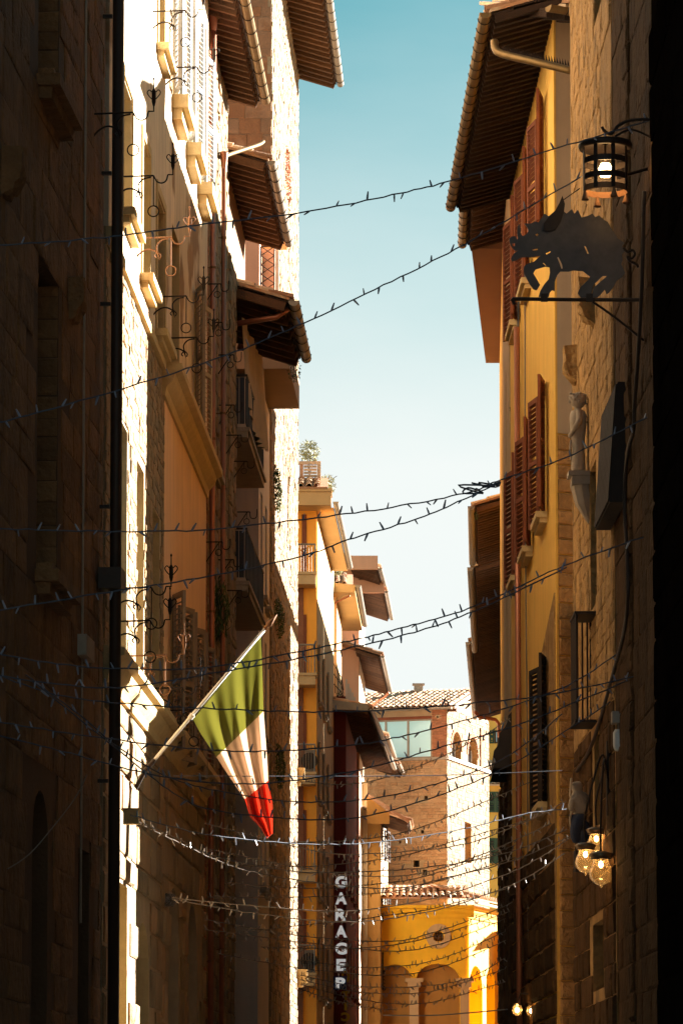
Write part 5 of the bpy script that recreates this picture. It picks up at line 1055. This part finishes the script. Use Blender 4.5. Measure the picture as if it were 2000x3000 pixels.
for i, (x, y) in enumerate(((1514, 2960), (1556, 2962))):
    c = at(x, y, 57); b = thing('round_wall_lamp', ['small glowing round lamp low on the right, the one nearer the corridor', 'small glowing round lamp low on the right, the one nearer the stone palace'][i], 'lamp', c - Vector((0, 0, .1)))
    mb = MB(); mb.lathe([(.03, .10), (.07, .06), (.085, 0), (.06, -.06), (0, -.085)], c, 16); mb.build('globe', m_globe, b, True)
    mb = MB(); mb.lathe([(0, .045), (.035, .02), (.03, -.02), (0, -.04)], c, 8); mb.build('light_bulb', m_fil, b, True)
    mb = MB(); mb.tube([c + Vector((0, 0, .1)), c + Vector((.05, 0, .25)), Vector((2.94, c.y, c.z + .25))], .012, 5); mb.build('arm', m_iron, b)
    point('wall_lamp_light', c, 1.0, (1, .6, .25), .04)

# ---------------------------------------------------------------- floodlight and camera, statues, wall clutter on the right
cc = thing('security_camera', 'pale dome camera under a grey box on the right stone palace', 'camera', at(1810, 2150, 41.5))
q0, q1 = at(1790, 2120, 41.5), at(1838, 2086, 41.5); mb = MB(); mb.box((q0.x, 41.4, q0.z), (q1.x, 41.6, q1.z)); mb.build('housing', m_zinc, cc)
q0 = at(1812, 2200, 41.5); mb = MB(); mb.lathe([(0, 0), (.045, 0), (.06, .03), (.066, .06), (.066, .2), (.045, .24), (0, .24)], q0, 16); mb.build('dome', m_paint, cc, True)
mb = MB(); mb.tube([at(1834, 2092, 41.5), at(1905, 2082, 41.6)], .03, 6); mb.tube([at(1812, 2140, 41.5), at(1812, 2120, 41.5)], .02, 6); mb.build('mount_arm', m_zinc, cc)
us, zs_ = FO.hit(1724, 1385); zt_ = FO.hit(1724, 1146)[1]; hS = zt_ - zs_; yS = FO.p(us, 0).y
stt = thing('putto_statue', 'weathered grey stone putto standing on a console against ochre wall', 'statue', FO.p(us, zs_, .1))
cS = FO.p(us, zs_, .13); k = hS
mb = MB(); mb.lathe([(0, 0), (.085, 0), (.09, .05 * k), (.075, .30 * k), (.085, .45 * k), (.10, .58 * k), (.105, .70 * k), (.085, .76 * k), (.045, .785 * k), (.04, .80 * k), (.075, .83 * k), (.10, .88 * k), (.105, .93 * k), (.08, .98 * k), (0, 1.0 * k)], cS, 18)
for s_ in (-1, 1):
    e = FO.u * s_; mb.tube(curve_pts([cS + e * .10 + Vector((0, 0, .74 * k)), cS + e * .15 + Vector((0, 0, .62 * k)), cS + e * .12 + FO.n * .06 + Vector((0, 0, .52 * k)), cS + e * .03 + FO.n * .10 + Vector((0, 0, .46 * k))], 5), [.035] * 10 + [.026] * 6, 8)
for i in range(26):
    w = i * 2.4; hgt = .86 + .13 * (i / 26); rad = .10 * math.cos((hgt - .88) * 4.2); p = cS + Vector((rad * math.cos(w), rad * math.sin(w), hgt * k)); mb.lathe([(0, .022), (.022, 0), (0, -.022)], p, 6)
mb.tube(curve_pts([cS + FO.n * .09 + Vector((0, 0, .40 * k)), cS + FO.n * .10 + FO.u * .04 + Vector((0, 0, .28 * k)), cS + FO.n * .085 + Vector((0, 0, .16 * k))], 5), .014, 6)
mb.build('figure', m_stone, stt, True)
mb = MB(); FO.box(mb, us - .16, us + .16, zs_ - .06, zs_, 0, .26); FO.box(mb, us - .14, us + .14, zs_ - .16, zs_ - .06, 0, .22); mb.tube([FO.p(us, zs_ - .16, .10), FO.p(us, zs_ - .38, .07), FO.p(us, zs_ - .62, .0)], [.13, .10, .02], 8); mb.build('console', m_stone, stt)
# climbing figure sculpture in blue trousers by the lamps
def skinned(name, verts, edges, radii, m, parent, root=0):
    me = bpy.data.meshes.new(name); me.from_pydata([tuple(v) for v in verts], edges, []); o = bpy.data.objects.new(name, me); col.objects.link(o)
    md = o.modifiers.new('s', 'SKIN'); sv = me.skin_vertices[0].data
    for i, r in enumerate(radii): sv[i].radius = (r, r); sv[i].use_root = (i == root)
    o.modifiers.new('d', 'SUBSURF').levels = 2; dg = bpy.context.evaluated_depsgraph_get(); me2 = bpy.data.meshes.new_from_object(o.evaluated_get(dg)); bpy.data.objects.remove(o)
    me2.materials.clear(); me2.materials.append(m); me2.polygons.foreach_set('use_smooth', [True] * len(me2.polygons)); c = Vector(verts[root])
    for v in me2.vertices: v.co -= c
    return place(name, me2, parent, Matrix.Translation(c))
YD = 45.2; A_ = lambda x, y, d=0.0: at(x, y, YD + d)
fig = thing('climber_sculpture', 'dark sculpture of a climbing man in blue trousers beside the globe lamps', 'sculpture', A_(1700, 2470))
skinned('body', [A_(1700, 2395), A_(1698, 2365), A_(1692, 2335), A_(1690, 2318), A_(1687, 2306), A_(1685, 2288), A_(1710, 2330, .1), A_(1722, 2345, .12), A_(1735, 2335, .2), A_(1676, 2345, -.1), A_(1670, 2370, -.1), A_(1682, 2378, -.05)],
        [(0, 1), (1, 2), (2, 3), (3, 4), (4, 5), (2, 6), (6, 7), (7, 8), (2, 9), (9, 10), (10, 11)], [.10, .11, .10, .05, .085, .08, .045, .038, .03, .045, .038, .03], m_stone, fig)
skinned('trousers', [A_(1702, 2392), A_(1712, 2420, .06), A_(1708, 2452, .08), A_(1704, 2482, .08), A_(1690, 2412, -.1), A_(1682, 2440, -.08), A_(1690, 2470, -.04)], [(0, 1), (1, 2), (2, 3), (0, 4), (4, 5), (5, 6)], [.105, .085, .07, .055, .085, .07, .055], mat('blue_trousers', (.03, .04, .075), var=.2, bump=.1), fig)
mb = MB(); mb.tube(curve_pts([A_(1672, 2280, -.05), A_(1669, 2330, -.1), A_(1678, 2360, -.1), A_(1668, 2400, -.1), A_(1676, 2440, -.05)], 5), .014, 6); mb.build('rope', m_awn, fig)
mb = MB(); q = A_(1712, 2490, .2); mb.box((q.x - .12, q.y - .1, q.z - .25), (q.x + .2, q.y + .3, q.z)); mb.build('plinth', m_shutd, fig)

# ---------------------------------------------------------------- garage lettering, parking plate and yellow letters
def letter(name, ch, x0, y0, x1, y1, Y, m, parent, th=.05, mirror=False):
    cu = bpy.data.curves.new(name, 'FONT'); cu.body = ch; cu.extrude = th / 2; cu.offset = .05; cu.size = 1
    o = bpy.data.objects.new(name, cu); col.objects.link(o); dg = bpy.context.evaluated_depsgraph_get(); me = bpy.data.meshes.new_from_object(o.evaluated_get(dg)); bpy.data.objects.remove(o)
    vx = [v.co.x for v in me.vertices]; vy = [v.co.y for v in me.vertices]; a, b = at(x0, y1, Y), at(x1, y0, Y)
    for v in me.vertices:
        kx = (v.co.x - min(vx)) / (max(vx) - min(vx)); ky = (v.co.y - min(vy)) / (max(vy) - min(vy)); kx = 1 - kx if mirror else kx
        v.co = (kx * (b.x - a.x), v.co.z * 1.0, ky * (b.z - a.z))
    me.materials.clear(); me.materials.append(m); return place(name, me, parent, Matrix.Translation(a))
YG = 107.5; gsn = thing('garage_sign', 'tall white GARAGE letters stacked down a dark board', 'sign', at(998, 2850, YG))
mw = emit('added_glow_letter', (.86, .90, .90), .055)  # faint glow added so the sign letters stay legible
for ch, yc in zip('GARAGE', (2584, 2632, 2680, 2729, 2779, 2827)):
    letter('letter', ch, 982 if ch != 'E' else 985, yc - 17.5, 1016 if ch != 'E' else 1013, yc + 17.5, YG - .06, mw, gsn)
mb = MB(); a, b = at(978, 2872, YG), at(1000, 2555, YG); mb.box((a.x, YG, a.z), (b.x + .05, YG + .05, b.z)); mb.build('sign_board', m_red, gsn)
for y in (2575, 2660, 2850): mb = MB(); mb.tube([at(990, y, YG + .04), at(975, y - 3, 110.1)], .018, 5); mb.build('bracket', m_iron, gsn)
YP = 107.0; psn = thing('parking_sign', 'dark blue square plate with white P below the garage letters', 'sign', at(996, 2900, YP))
mb = MB(); a, b = at(976, 2899, YP), at(1016, 2860, YP); mb.box((a.x, YP, a.z), (b.x, YP + .06, b.z)); mb.build('plate', mat('parking_blue', (.015, .03, .10), var=.1, bump=0, rough=.4), psn)
letter('letter', 'P', 983, 2864, 1011, 2896, YP - .02, mw, psn, th=.02)
mb = MB(); mb.tube([at(980, 2868, YP + .05), at(975, 2866, 110.1)], .018, 5); mb.tube([at(980, 2892, YP + .05), at(975, 2890, 110.1)], .018, 5); mb.build('bracket', m_iron, psn)
YY = 107.2; ysn = thing('yellow_letter_sign', 'dim vertical sign of mirrored yellow letters under the parking plate', 'sign', at(1012, 3000, YY))
my = mat('sign_yellow', (.42, .27, .01), var=.1, bump=.05)
letter('letter', 'O', 999, 2843, 1024, 2880, YY, my, ysn, mirror=True); letter('letter', 'T', 1001, 2904, 1024, 2930, YY, my, ysn); letter('letter', 'I', 1008, 2936, 1016, 2960, YY, my, ysn); letter('letter', 'C', 999, 2966, 1024, 2992, YY, my, ysn, mirror=True); letter('letter', 'A', 999, 2998, 1024, 3024, YY, my, ysn)
mb = MB(); a = at(1012, 3040, YY + .1); b = at(1012, 2840, YY + .1); mb.tube([a, b], .012, 5); mb.tube([b, at(975, 2838, 110.1)], .015, 5); mb.build('mast', m_iron, ysn)

# ---------------------------------------------------------------- plants
def ivy(name, label, x, y, Y, size, n, m, leaf=.07, droop=.6, long=1.0, seed=1, o=None):
    c = at(x, y, Y); p = thing(name, label, 'plant', c - Vector((0, 0, size[2])))
    foliage('leaves', c, size, n, leaf, m, p, seed=seed, droop=droop, long=long)
    st_ = MB(); r = random.Random(seed)
    for k in range(4): st_.tube(curve_pts([c + Vector((0, 0, size[2] * .9)), c + Vector((r.uniform(-.5, .5) * size[0], r.uniform(-.5, .5) * size[1], 0)), c + Vector((r.uniform(-.7, .7) * size[0], r.uniform(-.7, .7) * size[1], -size[2] * .8))], 4), .006, 4)
    st_.build('stems', m_stem, p)
def ft(x): return FF.p(FF.hit(x, 1500)[0], 0).y
ivy('ivy', 'dark green ivy clump highest on the shaded tower face', 808, 1440, ft(806), (.13, 1.4, .52), 900, m_leaf, .08, seed=11)
ivy('ivy', 'leafy ivy clump on the tower beside the flag tip', 812, 1815, ft(810), (.16, 1.6, .40), 700, m_leaf, .08, seed=12)
ivy('ivy', 'dark ivy clump on the tower right of the flag white band', 814, 2250, ft(812), (.16, 1.5, .50), 800, m_leaf, .08, seed=13)
ivy('red_creeper', 'reddish creeper spreading over the sunlit top of the tower', 843, 545, ft(843), (.07, 2.2, .75), 1500, m_leafr, .07, seed=14)
ivy('hanging_grass_plant', 'long grassy plant hanging from the brick house between the downpipes', 644, 1790, 62.0, (.16, .5, .52), 420, m_leaf, .06, droop=1.6, long=3.0, seed=15)
ivy('vine', 'thin dark vine trailing below the zinc gutter corner', 862, 1085, 71.5, (.14, .5, .22), 170, m_leaf, .05, seed=16)
ivy('roof_weeds', 'yellow green weeds growing on the tiles of the flat soffit house', 985, 1672, 111, (.20, .3, .14), 160, m_leafy, .07, droop=-1, long=2.0, seed=17)
ivy('dry_weeds', 'straw coloured weeds beside the peach house eave', 1058, 1790, 118, (.13, .3, .26), 150, m_leafy, .07, droop=-1, long=2.2, seed=18)
ivy('gutter_weeds', 'small weeds sprouting from the reddish eave gutter on the right', 1396, 1500, 82.4, (.08, .3, .16), 90, m_leaf, .06, droop=-1, long=1.6, seed=19)
ivy('geranium', 'small red geranium on the high right wall', 1503, 1195, 64, (.06, .2, .10), 60, m_leaf, .06, seed=20)
# ---------------------------------------------------------------- strings of festive lights across the street
def bulb_meshes(m):
    out = []
    for k in range(4):
        r = random.Random(k); mb = MB(); d = Vector((r.uniform(-.5, .5), r.uniform(-.4, .4), -1 if k % 2 else 1)).normalized() if k < 3 else Vector((.8, .2, -.6)).normalized()
        mb.tube([d * .0, d * .03, d * .075], [.009, .010, .006], 5); out.append(mesh_data('bulb', mb.v, mb.f, m))
    return out
bm_d, bm_l = bulb_meshes(m_bulb), bulb_meshes(m_bulbl)
def YR(x):
    if x > 1668: return (3.17 if x > 1700 else 3.0) * 10882 / (x - 1000)
    if x > 1492: return 52 + (1621 - x) / 129 * 13
    return 84.0
SC = 2000 / 1568
def string(label, px, n, ind=True, pale=False, Y0=None, Y1=None, r=.0072, seed=0, wob=.006, scale=1.0):
    px = [(x * SC, y * SC) for x, y in px]; xa, xb = px[0][0], px[-1][0]
    Ya = Y0 or YL(max(xa, -20)); Yb = Y1 or YR(xb); rr_ = random.Random(seed)
    ctrl = [at(x, y, Ya + (Yb - Ya) * (x - xa) / (xb - xa)) for x, y in px]
    pts = curve_pts(ctrl, 10); pts = [p + Vector((0, rr_.uniform(-1, 1) * wob, rr_.uniform(-1, 1) * wob)) if 0 < i < len(pts) - 1 else p for i, p in enumerate(pts)]
    t = thing('light_string', label, 'light string', pts[0], 'strings of small lights across the street')
    mb = MB(); mb.tube(pts, r, 5); mb.build('cable', m_wirel if pale else m_wire, t)
    L_ = [0]
    for a, b in zip(pts, pts[1:]): L_.append(L_[-1] + (b - a).length)
    bm = bm_l if pale else bm_d; jm = MB()
    for i in range(n):
        s_ = L_[-1] * (i + .5 + rr_.uniform(-.3, .3)) / n; k = max(j for j in range(len(L_) - 1) if L_[j] <= s_); f = (s_ - L_[k]) / (L_[k + 1] - L_[k]); p = pts[k].lerp(pts[k + 1], f)
        M = Matrix.Translation(p) @ Matrix.Rotation(rr_.uniform(0, 6.28), 4, 'Z') @ Matrix.Scale(scale * rr_.uniform(.8, 1.2), 4); me = bm[rr_.randrange(4)]
        if ind: place('bulb', me, t, M)
        else: jm.add([M @ v.co for v in me.vertices], [tuple(q.vertices) for q in me.polygons])
    if jm.v: x = jm.build('bulbs', m_bulbl if pale else m_bulb, t); x['kind'] = 'stuff'
    return t, pts
def knot(t, p, m, seed=0, s=.09):
    r = random.Random(seed); mb = MB()
    mb.tube(curve_pts([p + Vector((r.uniform(-2.2, 2.2), r.uniform(-.6, .6), r.uniform(-.5, .5))) * s for _ in range(9)], 4), .009, 4); mb.build('tangle', m, t)
T = []
T.append(string('topmost light string, crossing the blue sky below the tower eave', [(-20, 565), (240, 545), (450, 517), (680, 490), (900, 448), (1060, 408), (1280, 340), (1495, 275)], 34, seed=1, Y0=33, Y1=37.5))
T.append(string('light string rising across the sky to the glowing lantern', [(-20, 976), (240, 905), (500, 823), (680, 750), (880, 655), (1060, 565), (1180, 495), (1335, 405)], 34, seed=2, Y0=33, Y1=37.6))
T.append(string('light string sagging across the white sky under the balconies', [(-20, 1214), (230, 1220), (450, 1218), (680, 1195), (900, 1165), (1080, 1130), (1140, 1105), (1300, 1050), (1490, 955)], 38, seed=3, Y0=33, Y1=38))
t4 = string('light string joining the one above it at a tangled knot', [(-20, 1404), (250, 1360), (500, 1320), (700, 1275), (800, 1240), (960, 1190), (1080, 1140), (1140, 1110)], 30, seed=4, Y0=33, Y1=36.5); T.append(t4)
knot(t4[0], at(1095 * SC, 1124 * SC, 36.4), m_wire, 5); knot(t4[0], at(1120 * SC, 1114 * SC, 36.5), m_wire, 6)
T.append(string('light string reaching from the orange house to the dark hood', [(-20, 1498), (180, 1530), (450, 1535), (680, 1498), (830, 1466), (960, 1432), (1090, 1392), (1300, 1297), (1490, 1228)], 40, seed=7, Y0=33.5, Y1=38.5))
T.append(string('light string running just under the one to the dark hood', [(-20, 1550), (250, 1580), (480, 1548), (690, 1512), (830, 1482), (950, 1452), (1090, 1403), (1300, 1303)], 36, seed=8, Y0=33.5, Y1=37.4))
T.append(string('nearly level light string over the tricolour flag top', [(-20, 1545), (150, 1600), (350, 1620), (500, 1628), (700, 1635), (900, 1630), (1090, 1615), (1260, 1595), (1460, 1552)], 38, seed=9, Y0=34, Y1=39.6))
T.append(string('light string crossing the green band of the flag', [(-20, 1655), (200, 1690), (450, 1720), (620, 1725), (800, 1712), (900, 1696), (1100, 1645), (1290, 1580), (1420, 1500)], 38, seed=10, Y0=34, Y1=41))
T.append(string('light string crossing the white band of the flag', [(-20, 1685), (180, 1735), (330, 1775), (520, 1800), (700, 1790), (860, 1760), (1000, 1720), (1200, 1660), (1450, 1560)], 38, seed=11, Y0=34.5, Y1=40))
tw, pw = string('thin bare cable stretched level below the flag pole foot', [(400, 1782), (700, 1783), (1000, 1781), (1290, 1770)], 0, seed=12, Y0=46, Y1=49, r=.006, wob=0)
T.append(string('light string starting at the black downpipe, passing the red band top', [(60, 1550), (180, 1640), (280, 1722), (400, 1790), (560, 1828), (700, 1842), (850, 1835), (1000, 1800), (1160, 1740), (1290, 1640)], 40, seed=13, Y0=36, Y1=44))
T.append(string('light string dipping across the red band of the flag', [(75, 1565), (250, 1705), (400, 1822), (500, 1862), (700, 1882), (850, 1872), (1040, 1815), (1200, 1740), (1420, 1600)], 42, seed=14, Y0=36, Y1=42.5))
pl = [('sunlit light string hung from the small box below the pole', [(318, 1888), (400, 1922), (480, 1962), (570, 1985), (700, 2003), (870, 2000), (1000, 1990), (1160, 1960), (1300, 1905)], 46, 44.5, 47),
      ('second sunlit light string hung from the same small box', [(322, 1893), (400, 1930), (480, 1968), (560, 1998), (700, 2024), (900, 2040), (1050, 2010), (1180, 1975), (1310, 1920)], 46, 44.6, 47.5),
      ('light string from the lit wall strip to the blue trousers', [(300, 1872), (450, 1912), (600, 1932), (760, 1940), (900, 1930), (1060, 1905), (1200, 1870), (1300, 1858)], 42, 44, 49.5),
      ('light string from the wire ball to the right stone palace', [(395, 2062), (600, 2082), (800, 2092), (1000, 2062), (1150, 2012), (1230, 1975), (1312, 1922)], 38, 47.5, 49.5),
      ('lower light string from the wire ball', [(395, 2066), (600, 2100), (800, 2118), (980, 2095), (1100, 2060), (1200, 2020), (1295, 1960)], 38, 47.5, 50)]
for i, (lb, px, n, a, b) in enumerate(pl): T.append(string(lb, px, n, ind=(i < 3), pale=(i != 2), Y0=a, Y1=b, seed=20 + i))
far = [('far light string over the corridor round window', [(470, 2112), (700, 2150), (900, 2162), (1000, 2140), (1100, 2105), (1230, 2050)], 52.0, 62), ('far light string just below the round window one', [(470, 2135), (700, 2165), (900, 2185), (1020, 2165), (1160, 2110)], 52, 64),
       ('far light string between garage letters and corridor cornice', [(480, 2060), (700, 2060), (880, 2050), (1020, 2020), (1240, 1950)], 52, 60), ('far light string crossing the first G of the garage sign', [(520, 2028), (700, 2040), (850, 2032), (1000, 2006), (1250, 1915)], 53, 60),
       ('far light string level with the corridor roof tiles', [(520, 1985), (700, 1990), (900, 1970), (1050, 1930), (1260, 1868)], 54, 59), ('far light string across the tower house putlog holes', [(540, 1925), (700, 1935), (900, 1918), (1050, 1868), (1230, 1790)], 54, 58),
       ('far light string crossing the tower house arched windows', [(690, 1795), (820, 1800), (960, 1760), (1090, 1700), (1170, 1650)], 60, 58), ('far light string across the corridor arches', [(500, 2190), (700, 2225), (900, 2240), (1030, 2215), (1160, 2160)], 53, 64),
       ('far light string dipping from the flag tail to the corridor roof', [(470, 1890), (620, 1930), (760, 1960), (900, 1958), (1060, 1940), (1200, 1890), (1300, 1840)], 51, 52), ('far light string grazing the top of the garage letters', [(480, 1950), (650, 1985), (800, 2010), (950, 2008), (1100, 1965), (1290, 1880)], 51.5, 53),
       ('far light string crossing the second A of the garage sign', [(560, 2140), (700, 2125), (850, 2108), (1000, 2085), (1200, 2030)], 55, 62), ('far light string crossing the last letters of the garage sign', [(600, 2175), (700, 2178), (850, 2176), (1000, 2150), (1180, 2090)], 57, 63), ('faint far light string above the thick bundle', [(690, 2205), (850, 2222), (1000, 2205), (1160, 2140)], 65, 66),
       ('thick bundle of far light strings, upper one, at the corridor foot', [(690, 2240), (800, 2262), (900, 2268), (1000, 2262), (1080, 2245), (1160, 2200)], 66, 66), ('thick bundle of far light strings, middle one, at the corridor foot', [(690, 2250), (800, 2275), (900, 2282), (1000, 2275), (1160, 2225)], 66, 66),
       ('thick bundle of far light strings, lower one, at the corridor foot', [(690, 2262), (800, 2290), (900, 2305), (1000, 2300), (1160, 2255)], 66, 67), ('bright lowest light string left of the corridor foot', [(690, 2272), (760, 2295), (830, 2312), (910, 2320)], 66, 80)]
for i, (lb, px, a, b) in enumerate(far): T.append(string(lb, px, 60 if i < 13 else 70, ind=False, pale=True, Y0=a, Y1=b, seed=40 + i, r=.0075, scale=.95))
tw2, _ = string('thin dark cable low across the corridor front', [(880, 2332), (1000, 2332), (1170, 2318)], 0, seed=60, Y0=80, Y1=66, r=.012, wob=0)
bl = thing('wire_ball', 'pale ball of bundled string lights on the left wall pipe', 'decoration', at(497, 2640, 51))
mb = MB(); r = random.Random(3); c = at(497, 2637, 51)
for i in range(60):
    d = Vector((r.gauss(0, 1), r.gauss(0, 1), r.gauss(0, 1))).normalized(); mb.tube([c + d * .03, c + d * r.uniform(.09, .13)], [.006, .004], 4)
mb.build('spikes', m_bulbl, bl)['kind'] = 'stuff'
mb = MB()
for i in range(7): a = r.uniform(0, 3); b_ = r.uniform(0, 3); mb.tube([c + Vector((math.cos(w) * math.cos(a), math.sin(w) * math.cos(b_), math.sin(w + a))) * .085 for w in [2 * math.pi * k / 12 for k in range(13)]], .007, 4)
mb.build('coiled_cable', m_wirel, bl); mb = MB(); mb.tube([c, FC.p(FC.hit(490, 2640)[0], c.z, -.02)], .012, 5); mb.build('mount', m_iron, bl)
bx = thing('light_string_box', 'small sunlit box on the palace wall holding light strings', 'box', at(388, 2400, 44.5)); q = at(392, 2395, 44.4); mb = MB(); mb.box((q.x - .12, q.y - .08, q.z - .08), (q.x + .06, q.y + .08, q.z + .09)); mb.box((q.x - .14, q.y - .1, q.z + .09), (q.x + .075, q.y + .1, q.z + .105)); mb.build('case', m_ledge, bx)
sw, _ = string('slack pale wire looping down the dark left palace', [(18, 1996), (70, 1960), (130, 1890), (175, 1830), (200, 1780)], 0, seed=70, Y0=34.5, Y1=36.6, r=.006, pale=True, wob=0)
